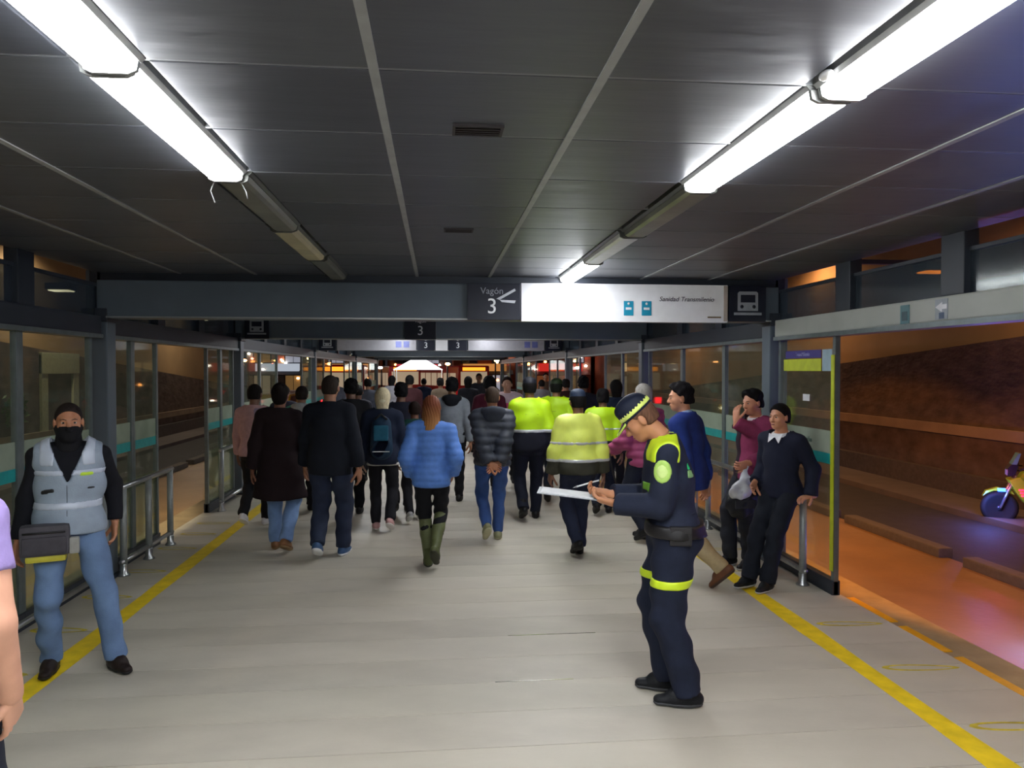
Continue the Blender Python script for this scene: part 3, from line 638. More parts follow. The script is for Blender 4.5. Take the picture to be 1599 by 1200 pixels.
# ------------------------------------------------------------------ people: bodies and clothes as smooth implicit surfaces
V3 = lambda *a: np.array(a, float)
def smin(a, b, k):
    h = np.clip(.5 + .5*(b - a)/k, 0, 1); return b + (a - b)*h - k*h*(1 - h)
class Grid:
    def __init__(s, lo, hi, h):
        s.lo = np.array(lo, float); s.h = h; s.n = np.ceil((np.array(hi) - s.lo)/h).astype(int) + 1
        s.ax = [s.lo[i] + h*np.arange(s.n[i]) for i in range(3)]
        s.F = np.full(s.n, .2, np.float32)
    def clone(s, F):
        g = Grid.__new__(Grid); g.lo = s.lo; g.h = s.h; g.n = s.n; g.ax = s.ax; g.F = F.astype(np.float32); return g
    def XYZ(s): return s.ax[0][:,None,None], s.ax[1][None,:,None], s.ax[2][None,None,:]
    def put(s, prim, k, inf=0.0):
        kind = prim[0]
        if kind == 'c':
            _, a, b, ra, rb, sc = prim; m = max(ra, rb); lo = np.minimum(a, b) - m*np.array(sc); hi = np.maximum(a, b) + m*np.array(sc)
        else:
            _, c, rd = prim[:3]; lo = c - max(rd) if len(prim) > 3 and prim[3] is not None else c - np.array(rd); hi = 2*c - lo
        pad = inf + k + 2*s.h
        i0 = np.clip(np.floor((lo - pad - s.lo)/s.h).astype(int), 0, s.n); i1 = np.clip(np.ceil((hi + pad - s.lo)/s.h).astype(int) + 1, 0, s.n)
        if np.any(i1 <= i0): return
        sl = tuple(slice(i0[q], i1[q]) for q in range(3))
        X = s.ax[0][sl[0]][:,None,None]; Y = s.ax[1][sl[1]][None,:,None]; Z = s.ax[2][sl[2]][None,None,:]
        if kind == 'c':
            px, py, pz = (X - a[0])/sc[0], (Y - a[1])/sc[1], (Z - a[2])/sc[2]; d = (b - a)/np.array(sc); L = max(float(d @ d), 1e-9)
            t = np.clip((px*d[0] + py*d[1] + pz*d[2])/L, 0, 1)
            D = (np.sqrt((px - d[0]*t)**2 + (py - d[1]*t)**2 + (pz - d[2]*t)**2) - (ra + (rb - ra)*t))*min(sc)**.5 - inf
        else:
            px, py, pz = X - c[0], Y - c[1], Z - c[2]
            if len(prim) > 3 and prim[3] is not None:
                M = prim[3].T; px, py, pz = M[0,0]*px + M[0,1]*py + M[0,2]*pz, M[1,0]*px + M[1,1]*py + M[1,2]*pz, M[2,0]*px + M[2,1]*py + M[2,2]*pz
            k0 = np.sqrt((px/rd[0])**2 + (py/rd[1])**2 + (pz/rd[2])**2); k1 = np.sqrt((px/rd[0]**2)**2 + (py/rd[1]**2)**2 + (pz/rd[2]**2)**2) + 1e-9
            D = k0*(k0 - 1)/k1 - inf
        s.F[sl] = smin(s.F[sl], D.astype(np.float32), k)
    def clip(s, f): s.F = np.maximum(s.F, f.astype(np.float32)); return s
    def cut(s, p, n, c, r):          # flat cut by the plane (p, n), only inside the ball (c, r)
        X, Y, Z = s.XYZ(); n = n/np.linalg.norm(n)
        pl = (X - p[0])*n[0] + (Y - p[1])*n[1] + (Z - p[2])*n[2]; d = np.sqrt((X - c[0])**2 + (Y - c[1])**2 + (Z - c[2])**2)
        s.F = np.where(d < r, np.maximum(s.F, pl), s.F).astype(np.float32); return s
def nets(g):
    F = g.F; S = F < 0; n = F.shape
    A = S[:-1,:-1,:-1].astype(np.int8)
    cnt = np.zeros([m-1 for m in n], np.int8)
    for dx in (0,1):
        for dy in (0,1):
            for dz in (0,1): cnt += S[dx:n[0]-1+dx, dy:n[1]-1+dy, dz:n[2]-1+dz]
    act = (cnt > 0) & (cnt < 8); idx = np.argwhere(act)
    if len(idx) == 0: return np.zeros((0,3)), np.zeros((0,4), int)
    vid = np.full(act.shape, -1, np.int64); vid[act] = np.arange(len(idx))
    acc = np.zeros((len(idx), 3)); num = np.zeros(len(idx))
    cor = {}
    for dx in (0,1):
        for dy in (0,1):
            for dz in (0,1): cor[dx,dy,dz] = F[idx[:,0]+dx, idx[:,1]+dy, idx[:,2]+dz]
    for a in cor:
        for q in range(3):
            if a[q] == 0:
                b = list(a); b[q] = 1; b = tuple(b); fa, fb = cor[a], cor[b]; m = (fa < 0) != (fb < 0)
                t = np.where(m, fa/(fa - fb + 1e-12), 0); P = np.array(a, float)[None,:].repeat(len(idx), 0); P[:,q] += t
                acc += P*m[:,None]; num += m
    V = g.lo + (idx + acc/num[:,None])*g.h
    Q = []
    for q in range(3):
        u, v = (q+1)%3, (q+2)%3
        s0 = [slice(None)]*3; s1 = [slice(None)]*3; s0[q] = slice(0, n[q]-1); s1[q] = slice(1, n[q])
        a, b = S[tuple(s0)], S[tuple(s1)]; m = a != b
        e = np.argwhere(m); ok = (e[:,u] > 0) & (e[:,v] > 0) & (e[:,u] < n[u]-1) & (e[:,v] < n[v]-1); e = e[ok]
        ins = a[e[:,0], e[:,1], e[:,2]]
        def cid(du, dv):
            w_ = e.copy(); w_[:,u] -= du; w_[:,v] -= dv; return vid[w_[:,0], w_[:,1], w_[:,2]]
        q4 = np.stack([cid(1,1), cid(0,1), cid(0,0), cid(1,0)], 1); q4[~ins] = q4[~ins][:, ::-1]; Q.append(q4)
    return V, np.concatenate(Q)
def np_mesh(name, V, Q, mats, midx=None):
    me = bpy.data.meshes.new(name); me.vertices.add(len(V)); me.vertices.foreach_set('co', V.astype(np.float32).ravel())
    me.loops.add(len(Q)*4); me.loops.foreach_set('vertex_index', Q.astype(np.int32).ravel())
    me.polygons.add(len(Q)); me.polygons.foreach_set('loop_start', np.arange(len(Q), dtype=np.int32)*4)
    me.polygons.foreach_set('use_smooth', np.ones(len(Q), bool))
    for m in mats: me.materials.append(m)
    if midx is not None: me.polygons.foreach_set('material_index', midx.astype(np.int32))
    me.update(calc_edges=True); return me
def np_obj(name, V, Q, m, parent):
    if len(V) == 0: return None
    o = bpy.data.objects.new(name, np_mesh(name, V, Q, [m])); C.objects.link(o); o.parent = parent; return o
def ik(a, t, l1, l2, pole):
    d = t - a; L = np.linalg.norm(d); mx = (l1 + l2)*.995
    if L > mx: t = a + d/L*mx; d = t - a; L = mx
    u = d/L; x = (l1*l1 - l2*l2 + L*L)/(2*L); hgt = math.sqrt(max(l1*l1 - x*x, 0)); p = pole - u*(pole @ u); p = p/(np.linalg.norm(p) + 1e-9)
    return a + u*x + p*hgt, t
def rotm(yaw=0, pitch=0, roll=0):     # head: yaw left positive, pitch down positive
    return np.array(Matrix.Rotation(yaw, 3, 'Z') @ Matrix.Rotation(-pitch, 3, 'X') @ Matrix.Rotation(roll, 3, 'Y'))
ONE = (1, 1, 1)
def wrinkle(g, amp, seed, freq=(9, 9, 22)):
    X, Y, Z = g.XYZ(); r = np.random.default_rng(seed); w_ = 0
    for k in range(4):
        f = np.array(freq)*r.uniform(.6, 1.5, 3)*r.choice([-1, 1], 3); w_ = w_ + np.sin(X*f[0] + Y*f[1] + Z*f[2] + r.uniform(0, 6.3))
    g.F = (g.F + amp*w_/2).astype(np.float32)
SKIN = lambda rgb: mat('skin_%d_%d_%d' % rgb, rgb, .5, var=.06, scale=14, bump=.04, bscale=160)
def cloth(rgb, rough=.85, var=.10): return mat('cloth_%d_%d_%d' % tuple(rgb), rgb, rough, var=var, scale=22, bump=.12, bscale=180, spec=.25)

def head_mesh(S, h, detail=True):
    g = Grid(V3(-.11,-.14,-.15)*S, V3(.11,.15,.15)*S, h); P = lambda *a: V3(*a)*S
    k = .022*S
    for p in [('e', P(0,-.012,.028), P(.073,.092,.088)), ('e', P(0,.022,-.030), P(.060,.066,.080)), ('e', P(0,.052,-.078), P(.036,.034,.034)),
              ('c', P(-.026,.072,.020), P(.026,.072,.020), .017*S, .017*S, ONE), ('e', P(-.040,.050,-.022), P(.022,.026,.024)), ('e', P(.040,.050,-.022), P(.022,.026,.024)),
              ('c', P(0,-.02,-.06), P(0,-.03,-.15), .054*S, .056*S, ONE)]: g.put(p, k)
    if detail:
        X, Y, Z = g.XYZ()
        for sx in (-1, 1):
            d = np.sqrt(((X - sx*.032*S)/1.25)**2 + (Y - .098*S)**2 + (Z - .006*S)**2) - .017*S; g.F = (-smin(-g.F, d.astype(np.float32), .010*S))
        g.F = g.F.astype(np.float32)
        for p in [('c', P(0,.084,.012), P(0,.104,-.026), .0085*S, .0125*S, ONE), ('e', P(-.011,.094,-.031), P(.008,.010,.008)), ('e', P(.011,.094,-.031), P(.008,.010,.008))]: g.put(p, .012*S)
        for p in [('e', P(0,.083,-.056), P(.024,.011,.0065)), ('e', P(0,.081,-.068), P(.021,.011,.0075))]: g.put(p, .004*S)
        for sx in (-1, 1): g.put(('e', P(sx*.076,-.008,-.006), P(.010,.020,.032), np.array(Matrix.Rotation(sx*R(-18), 3, 'Z'))), .006*S)
    return nets(g)
def hair_mesh(style, S, h):
    g = Grid(V3(-.14,-.17,-.42)*S, V3(.14,.15,.18)*S, h); P = lambda *a: V3(*a)*S; k = .02*S
    inf = {'buzz': .005, 'short': .013, 'full': .015, 'long': .016, 'bun': .014, 'pony': .013, 'wavy': .018, 'bob': .02}[style]*S
    g.put(('e', P(0,-.014,.030), P(.074,.094,.089)), k, inf); g.put(('e', P(0,-.045,-.02), P(.064,.058,.075)), k, inf*.8)
    if style in ('full', 'wavy'): g.put(('c', P(-.03,.05,.095), P(.035,.055,.10), .028*S, .03*S, ONE), k); g.put(('e', P(0,-.01,.08), P(.07,.085,.05)), k, inf*.6)
    X, Y, Z = g.XYZ()
    line = (Y - .050*S) - (Z - .075*S)*.9          # face side cut: hair stays behind and above the brow
    face = np.minimum(Z*0 + (.066*S - Z), Y + (-.006*S) - .0*Z)   # inside the face where positive
    g.clip((Y - np.maximum(.006*S, .002*S + Z*.82) + 0*X)*.75)
    if style in ('buzz', 'short', 'full', 'wavy'): g.clip(-(Z + .055*S - .35*np.clip(Y + .03*S, 0, .05*S)) + 0*X)
    ear = np.sqrt((np.abs(X) - .08*S)**2 + ((Y + .006*S)/.7)**2 + (Z + .012*S)**2) - .034*S
    if style not in ('long', 'bob'): g.F = np.maximum(g.F, -ear).astype(np.float32)
    if style == 'long':
        for p in [('c', P(0,-.075,-.02), P(0,-.115,-.22), .062*S, .066*S, (1.0,.5,1)), ('c', P(0,-.115,-.2), P(.0,-.128,-.38), .062*S, .030*S, (1.0,.5,1)),
                  ('c', P(.062,-.02,.0), P(.06,-.07,-.17), .026*S, .03*S, ONE), ('c', P(-.062,-.02,.0), P(-.06,-.07,-.17), .026*S, .03*S, ONE)]: g.put(p, .03*S)
        g.F = (g.F + .0028*np.sin(X*260 + 6*np.sin(Z*14))).astype(np.float32)
    if style == 'bob': g.put(('c', P(0,-.05,.0), P(0,-.06,-.12), .088*S, .07*S, (1,.7,1)), k)
    if style == 'bun': g.put(('e', P(0,-.105,.075), P(.048,.045,.045)), .012*S)
    if style == 'pony': g.put(('c', P(0,-.11,.03), P(0,-.14,-.16), .034*S, .018*S, ONE), .015*S)
    if style in ('full', 'wavy'): wrinkle(g, .005*S, 3, (60, 60, 50))
    return nets(g)
def hand_mesh(S, h, curl=.5, thumb=.5, side=1, spread=.02):
    # wrist at the origin, fingers along -z, palm facing +y (towards the front), thumb to the front of the body side
    g = Grid(V3(-.085,-.075,-.23)*S, V3(.085,.125,.05)*S, h); P = lambda *a: V3(*a)*S
    g.put(('c', P(0,0,.04), P(0,0,-.015), .029*S, .026*S, (1,.8,1)), .012*S)
    g.put(('c', P(-.018,.002,-.03), P(-.024,.004,-.085), .020*S, .017*S, (1,.75,1)), .012*S); g.put(('c', P(.018,.002,-.03), P(.024,.004,-.082), .020*S, .016*S, (1,.75,1)), .014*S)
    g.put(('c', P(0,0,-.04), P(0,.004,-.09), .024*S, .020*S, (1,.65,1)), .014*S)
    for i, (x, L) in enumerate(((-.031,.068), (-.011,.080), (.010,.074), (.030,.057))):
        p = P(x, .004, -.092); a = curl*.55 + i*.05; r = .0092*S
        for seg, f in enumerate((.45, .32, .25)):
            d = V3(spread*(i-1.5), math.sin(a), -math.cos(a)); q = p + d*L*f*S*1.05; g.put(('c', p, q, r, r*.93, ONE), .003*S); p = q; r *= .93; a += curl*.85
    p = P(-.034, .006, -.030); a = .55
    for f, ang in ((.042, .75), (.034, .55), (.026, .35)):
        d = V3(-math.sin(ang)*(1-.6*thumb), .35 + .8*thumb*(f < .04), -math.cos(ang)); d /= np.linalg.norm(d); q = p + d*f*S; g.put(('c', p, q, .0118*S, .0105*S, ONE), .006*S); p = q
    Vv, Q = nets(g)
    if side < 0: Vv = Vv*V3(-1,1,1); Q = Q[:, ::-1]
    return Vv, Q
def frame_from(d, up):
    z = -d/np.linalg.norm(d); y = up - z*(up @ z); y /= np.linalg.norm(y) + 1e-9; x = np.cross(y, z); return np.stack([x, y, z], 1)
def shoe_parts(S, h, kind):
    # ankle at origin, toe along +y, sole at z=-.085
    g = Grid(V3(-.07,-.12,-.11)*S, V3(.07,.24,.12)*S, h); P = lambda *a: V3(*a)*S
    for p in [('c', P(0,-.045,-.045), P(0,.06,-.048), .042*S, .044*S, (.9,1,1)), ('c', P(0,.06,-.050), P(0,.155,-.058), .046*S, .034*S, (1,1,.8)), ('c', P(0,0,-.05), P(0,-.005,.01), .042*S, .043*S, ONE), ('e', P(0,.05,-.02), P(.034,.06,.035))]: g.put(p, .03*S)
    X, Y, Z = g.XYZ(); top = .10 if kind == 'boot' else .012
    if kind == 'boot': g.put(('c', P(0,-.005,0), P(0,-.01,.12), .043*S, .046*S, ONE), .02*S)
    up = g.clone(g.F.copy())
    g.clip(-(Z + .068*S) + 0*X + 0*Y); g.clip(Z - top*S + 0*X)
    so = up.clone(up.F - .004*S); so.clip(-(Z + .088*S) + 0*X); so.clip(Z + .062*S + 0*X)
    return nets(g), nets(so)

PEOPLE = []
def person(label, px=None, fy=None, hy=None, H=None, pos=None, face=0, stride=.16, lead=1, lift=.06, wide=.10, wL=None, wR=None, lean=(0, 0), twist=0, head=(0, 0, 0), girth=1.0, res=.016,
           skin=(150, 104, 78), hair=('short', (24, 20, 20)), top=None, legs=None, shoes=((30,30,32), (20,20,22), 'shoe'), overlays=(), extras=None, curlL=.5, curlR=.5, hnL=None, hnR=None, group=None,
           detail=False, feet=None, shoulder=1.0, hand_res=None, drop=0.0, armf=1.0):
    if pos is None:
        p = at_z(px, fy); pos = (p.x, p.y)
        if H is None:
            q = at_y(px, hy, p.y); H = q.z
    S = H/1.735; root = tag(empty('person', (pos[0], pos[1], 0), R(face)), label, 'person', group)
    lx, ly = lean; h = res
    hipz = (.938 - drop)*S; c_, s_ = math.cos(twist), math.sin(twist)
    HIP = {q: V3(q*.088*S*girth**.5, 0, hipz - .01*S) for q in (-1, 1)}
    up = lambda z: V3(lx*S*(z-.93)/.5, ly*S*(z-.93)/.5, (z - drop)*S)     # spine point at unit height z
    sh = .170*shoulder*S
    SHO = {q: up(1.385) + V3(q*sh*c_, q*sh*s_, 0) for q in (-1, 1)}
    # feet
    if feet is None:
        f_ = {1: (V3(wide*.9, lead*stride, 0), 0.0), -1: (V3(-wide*.9, -lead*stride, 0), 0.0)}
        rear = -1 if lead > 0 else 1
        f_[rear] = (f_[rear][0] + V3(0, 0, lift), lift*7.5)
    else: f_ = {1: (V3(*feet[1][0]), feet[1][1]), -1: (V3(*feet[-1][0]), feet[-1][1])}
    ANK, KNE, FYAW = {}, {}, {}
    for q in (-1, 1):
        t_ = f_[q][0]*S + V3(0, 0, .088*S + .05*math.sin(f_[q][1])*S)
        FYAW[q] = feet[q][2] if (feet is not None and len(feet[q]) > 2) else -q*.10
        KNE[q], ANK[q] = ik(HIP[q], t_, .435*S, .435*S, V3(-math.sin(FYAW[q]), 1, 0))
    WR, ELB = {}, {}
    for q, wv, hn in ((1, wR, hnR), (-1, wL, hnL)):
        t_ = V3(*wv)*S if wv is not None else up(.86)*V3(1,1,0) + V3(q*(.255*girth**.5), -q*lead*stride*.55 + .05, (.845-drop))*V3(S,S,S)
        pole = V3(q*.25, -1, -.1) if wv is None or len(wv) < 4 else None
        ELB[q], WR[q] = ik(SHO[q], t_, .285*S, .255*S, V3(q*.35, -1, -.25))
    G = girth; a_ = lambda z, dx=0, dy=0: up(z) + V3(dx, dy, 0)*S
    twx = lambda v: V3(v[0]*c_ - v[1]*s_, v[0]*s_ + v[1]*c_, v[2])
    TORSO = [('c', V3(-.055*S*G, 0, hipz+.02*S), V3(.055*S*G, 0, hipz+.02*S), .112*S*G, .112*S*G, (1,.92,1)), ('c', up(1.0), up(1.22), .135*S*G, .142*S*G, (1,.76,1)),
             ('c', up(1.22), up(1.345), .158*S*G, .145*S, (1,.70,1)), ('c', up(1.365) + twx(V3(-.095*S,0,0)), up(1.365) + twx(V3(.095*S,0,0)), .075*S, .075*S, (1,.95,.9)),
             ('c', up(1.455), SHO[1], .046*S, .047*S, ONE), ('c', up(1.455), SHO[-1], .046*S, .047*S, ONE), ('c', up(1.44), up(1.38), .062*S, .10*S, (1,.9,1))]
    HC = up(1.455) + V3(0, .012*S, 0)
    Rh = rotm(*[R(v) for v in head]); HEAD = HC + V3(0, .010*S, 0) + Rh @ V3(0, .012*S, .150*S)
    NECK = [('c', up(1.40), HEAD + Rh @ V3(0,-.02,-.05)*S, .058*S, .052*S, ONE)]
    ARMS = lambda f=1.0, w0=.052, w1=.043, w2=.031: [p for q in (-1, 1) for p in (('c', SHO[q], ELB[q], w0*S*f, w1*S*f, ONE), ('c', ELB[q], WR[q], w1*S*f, w2*S*f, ONE))]
    LEGS = lambda w0=.088, w1=.060, w2=.042: [p for q in (-1, 1) for p in (('c', HIP[q], KNE[q], w0*S*G, w1*S*G**.5, ONE), ('c', KNE[q], ANK[q], w1*S*G**.5, w2*S, ONE))]
    BUTT = [('e', V3(q*.07*S, -.055*S, hipz-.02*S), V3(.085,.075,.10)*S*G) for q in (-1, 1)]
    allp = np.array([WR[1], WR[-1], ELB[1], ELB[-1], ANK[1], ANK[-1], KNE[1], KNE[-1], SHO[1], SHO[-1], HEAD, HIP[1], HIP[-1]])
    lo, hi = allp.min(0) - .20*S, allp.max(0) + .20*S
    # ---- body
    parts = []
    g = Grid(lo, hi, max(h, .016))
    for p in TORSO + NECK + LEGS(.078, .050, .034) + BUTT: g.put(p, .03*S, -.012)
    for p in ARMS(armf): g.put(p, .02*S, -.004)
    parts.append(nets(g))
    hv, hq = head_mesh(S, min(h*.5, .008), True); parts.append((hv @ Rh.T + HEAD, hq))
    for q, cu, hn in ((1, curlR, hnR), (-1, curlL, hnL)):
        d = WR[q] - ELB[q]; palm = V3(*hn) if hn is not None else V3(-q*1.0, .25, 0)
        hd = V3(*hn[3:]) if (hn is not None and len(hn) > 3) else d
        if hn is not None: palm = V3(*hn[:3])
        M = frame_from(hd, palm); vv, qq = hand_mesh(S*1.02, hand_res or min(h*.42, .0065), cu, .4, q)
        parts.append((vv @ M.T + WR[q], qq))
    VV = []; QQ = []; o = 0
    for v, q in parts: VV.append(v); QQ.append(q + o); o += len(v)
    np_obj('body', np.concatenate(VV), np.concatenate(QQ), SKIN(skin), root)
    if detail:
        for q in (-1, 1):
            eb = MB().ball((0,0,0), (.0135*S,.0125*S,.0115*S), 14, 10).build('eye', mat('eye_white', (170,160,150), .35), root)
            cpos = HEAD + Rh @ (V3(q*.031, .0715, .006)*S); eb.location = cpos
            ir = MB().ball((0,0,0), (.0062*S,.004*S,.0062*S), 10, 6).build('iris', mat('iris', (30,20,14), .2), eb); ir.location = Vector(Rh @ V3(0, .0105, 0)*S)
            bw = MB().tube([Vector(HEAD + Rh @ (V3(q*a, b, c)*S)) for a, b, c in ((.014,.090,.024), (.032,.086,.029), (.048,.074,.023))], [.002*S,.003*S,.0015*S], 6).build('eyebrow', mat('brow_hair', (26,20,18), .7), root)
        lp = MB().ball((0,0,0), (.020*S,.006*S,.007*S), 12, 6).build('lips', mat('lips', (134,76,66), .5), root); lp.location = HEAD + Rh @ (V3(0,.0905,-.062)*S); lp.rotation_euler = Matrix(Rh.tolist()).to_euler()
    if hair:
        v, q = hair_mesh(hair[0], S, max(.006, h*.5)); np_obj('hair', v @ Rh.T + HEAD, q, mat('hair_%d_%d_%d' % hair[1], hair[1], .75, var=.3, scale=40, stretch=(3,3,.4), spec=.12) if len(hair) < 3 else hair[2], root)
    # ---- clothes
    T = dict(kind='plain', rgb=(30,30,36), hem=.84, inf=.016, arms=True, collar=1.47, name='jacket', sl=1.0, flare=0, loose=1.0, mat=None); T.update(top or {})
    L = dict(rgb=(28,30,40), cut=(.092,.066,.056), hem=.0, name='trousers', inf=.006, mat=None); L.update(legs or {})
    def top_grid(inf, arms=None, hem=None, collar=None):
        arms = T['arms'] if arms is None else arms
        g = Grid(lo, hi, h)
        for p in TORSO + (BUTT if (T['hem'] if hem is None else hem) < .93 else []): g.put(p, .035*S, inf*S)
        if T['flare']: g.put(('c', up(1.05), V3(lx*S*.1, 0, (T['hem']+.05)*S), .15*S*G, (.17+T['flare'])*S*G, (1,.80,1)), .03*S, inf*S*.6)
        if hem is None: hem = T['hem']
        if hem < .92 and not T['flare']: g.put(('c', up(1.0), V3(0, 0, hem*S), .145*S*G, .150*S*G, (1,.86,1)), .03*S, inf*S)
        Z_ = g.XYZ()[2]; g.clip((hem - drop)*S - Z_ + 0*g.F)
        if arms:
            b = Grid(lo, hi, h)
            for p in ARMS(1.0, (.5*.056+.5*.056*T['loose']), .050*T['loose'], .040*T['loose']): b.put(p, .015*S, inf*S*.75)
            for q in (-1, 1):
                d = WR[q] - ELB[q]
                if T['sl'] < 1: pt = SHO[q] + (ELB[q]-SHO[q])*T['sl']; b.cut(pt, ELB[q]-SHO[q], pt + (ELB[q]-SHO[q])*.6, .30*S); b.cut(pt, ELB[q]-SHO[q], WR[q], .28*S)
                else: b.cut(WR[q] - d*.03, d, WR[q], .11*S)
            g.F = smin(g.F, b.F, .025*S).astype(np.float32)
            # under the arms keep body and sleeve apart is left to the blend radius
        X, Y, Z = g.XYZ()
        if T['kind'] == 'puffer': g.F = (g.F - .019*np.abs(np.sin((Z + .012*np.sin(X*9) + .01*np.sin(Y*14))*math.pi/.082))**.7 + .006).astype(np.float32)
        elif T['kind'] == 'quilt': g.F = (g.F - .010*np.abs(np.sin(Z*math.pi/.06))**.7 + .003).astype(np.float32)
        wrinkle(g, .005*S, int(abs(pos[0])*1000) % 997)
        body_zone = np.sqrt((X - lx*S*.2)**2 + (Y - ly*S*.2)**2)
        cz = up(collar or T['collar'])
        g.clip(np.where(np.sqrt((X-cz[0])**2 + (Y-cz[1])**2) < .105*S, Z - cz[2] - .25*(cz[1] - Y), -1.0))
        return g
    tm = T['mat'] or cloth(T['rgb'], .55 if T['kind'] in ('puffer', 'quilt') else .85)
    gt = top_grid(T['inf']); v, q = nets(gt); np_obj(T['name'], v, q, tm, root)
    def legs_grid(inf):
        g = Grid(lo, V3(hi[0], hi[1], hipz + .2*S), h)
        for p in LEGS(*L['cut']) + BUTT + TORSO[:1]: g.put(p, .022*S, inf*S)
        g.put(('c', up(.93), up(1.05), .125*S*G, .128*S*G, (1,.82,1)), .03*S, inf*S)
        wrinkle(g, .0065*S, 5 + int(abs(pos[1])*1000) % 997, (14, 14, 30))
        for q in (-1, 1):
            d = ANK[q] - KNE[q]; pt = ANK[q] + d*(.035 - L['hem']); g.cut(pt, d, ANK[q], (.16 + L['hem']*.8)*S)
        X, Y, Z = g.XYZ(); g.clip(Z - (1.06-drop)*S + 0*X + 0*Y); return g
    gl = legs_grid(L['inf']); v, q = nets(gl); np_obj(L['name'], v, q, L['mat'] or cloth(L['rgb'], .85), root)
    up_m, so_m = cloth(shoes[0], .5), mat('sole_%d_%d_%d' % tuple(shoes[1]), shoes[1], .6)
    (uv, uq), (sv, sq) = shoe_parts(S, min(h*.7, .010), shoes[2])
    for q in (-1, 1):
        pit = f_[q][1]; M = np.array(Matrix.Rotation(FYAW[q], 3, 'Z') @ Matrix.Rotation(-min(pit, 1.2), 3, 'X'))
        so = np_obj('shoe', uv @ M.T + ANK[q], uq, up_m, root); np_obj('sole', sv @ M.T + ANK[q], sq, so_m, so)
    ctx = dict(root=root, S=S, up=up, HEAD=HEAD, Rh=Rh, SHO=SHO, ELB=ELB, WR=WR, HIP=HIP, KNE=KNE, ANK=ANK, hipz=hipz, gt=gt, gl=gl, top_grid=top_grid, legs_grid=legs_grid, lo=lo, hi=hi, h=h, T=T)
    for (nm, base, inf, fn, m) in overlays:      # pieces that lie on the clothes: bands, patches, panels
        b = gt if base == 'top' else gl; g = b.clone(b.F - inf*S)
        X, Y, Z = g.XYZ(); g.clip(fn(X/S, Y/S, Z/S, ctx) * S + 0*X + 0*Y + 0*Z); v, q = nets(g); np_obj(nm, v, q, m, root)
    if extras: extras(ctx)
    bpy.context.view_layer.update()
    PEOPLE.append(ctx); return ctx
# overlay regions (unit body: metres at 1.735 m tall)
slab = lambda a, b: (lambda X, Y, Z, c: np.maximum(a - Z, Z - b))
def ballr(fn_p, r, sc=(1,1,1)): return lambda X, Y, Z, c: np.sqrt(((X - fn_p(c)[0]/c['S'])/sc[0])**2 + ((Y - fn_p(c)[1]/c['S'])/sc[1])**2 + ((Z - fn_p(c)[2]/c['S'])/sc[2])**2) - r
def boxr(x0, x1, y0, y1, z0, z1): return lambda X, Y, Z, c: np.maximum.reduce(np.broadcast_arrays(x0-X, X-x1, y0-Y, Y-y1, z0-Z, Z-z1))

def head_shell(c, name, prims, clips, m, h=.006, k=.015, post=None, lo=(-.16,-.2,-.2), hi=(.16,.22,.2)):
    S = c['S']; g = Grid(V3(*lo)*S, V3(*hi)*S, h)
    for p in prims:
        pp = (p[0], V3(*p[1])*S, V3(*p[2])*S) + ((p[3]*S, p[4]*S, p[5]) if p[0] == 'c' else ((p[3],) if len(p) > 3 else ())); g.put(pp, k*S)
    X, Y, Z = g.XYZ()
    for f in clips: g.clip(f(X/S, Y/S, Z/S)*S + 0*X + 0*Y + 0*Z)
    v, q = nets(g); return np_obj(name, v @ c['Rh'].T + c['HEAD'], q, m, c['root'])
def cap(c, rgb, band=None, visor_edge=None, tall=0.0, brim=True):
    m = cloth(rgb, .6)
    head_shell(c, 'cap', [('e', (0,-.012,.050+tall), (.084,.104,.085)), ('e', (0,.0,.090+tall), (.080,.092,.052))], [lambda X,Y,Z: .036 - .05*Y - Z], m)
    if brim:
        tilt = np.array(Matrix.Rotation(R(-20),3,'X'))
        head_shell(c, 'cap_visor', [('e', (0,.082,.032), (.070,.078,.011), tilt)], [lambda X,Y,Z: .060 - Y], m, h=.004, k=.004)
        if visor_edge: head_shell(c, 'visor_trim', [('e', (0,.084,.033), (.073,.080,.013), tilt)], [lambda X,Y,Z: .075 - Y, lambda X,Y,Z: .064 - np.sqrt(X**2*1.1 + (Y-.085)**2)], visor_edge, h=.004, k=.004)
    if band: head_shell(c, 'cap_band', [('e', (0,-.012,.050+tall), (.0868,.1068,.087)), ('e', (0,.0,.090+tall), (.082,.094,.053))], [lambda X,Y,Z: .050 - .05*Y - Z, lambda X,Y,Z: Z - (.076 - .05*Y) - .004*np.sign(np.sin(np.arctan2(X, Y)*26))], band, h=.005)
def beanie(c, rgb):
    head_shell(c, 'beanie', [('e', (0,-.014,.030), (.088,.106,.106)), ('e', (0,-.05,-.01), (.078,.075,.085))], [lambda X,Y,Z: np.minimum(Y-.03, .05-Z), lambda X,Y,Z: -.075 - Z], cloth(rgb, .9))
def hood_down(c, rgb, m=None, big=1.0):
    S = c['S']; u = c['up'](1.45); g = Grid(u - .22*S, u + .22*S, .012)
    for a in range(9):
        t0, t1 = [math.pi*(.02 + .96*q/9) + math.pi for q in (a, a+1)]
        P = lambda t: u + V3(.098*math.cos(t), -.028 + .092*math.sin(t), .02 - .02*abs(math.cos(t)))*S
        g.put(('c', P(t0), P(t1), .040*S*big, .040*S*big, ONE), .02*S)
    g.put(('e', u + V3(0,-.105,-.035)*S, V3(.10,.045,.075)*S*big), .03*S)
    v, q = nets(g); np_obj('hood', v, q, m or cloth(rgb), c['root'])
def hood_up(c, rgb):
    head_shell(c, 'hood', [('e', (0,-.02,.025), (.105,.122,.122)), ('c', (0,-.03,-.05), (0,-.05,-.16), .10, .115, (1,.85,1))], [lambda X,Y,Z: Y - .055 - .2*Z], cloth(rgb), h=.01, lo=(-.2,-.24,-.3), hi=(.2,.2,.2))
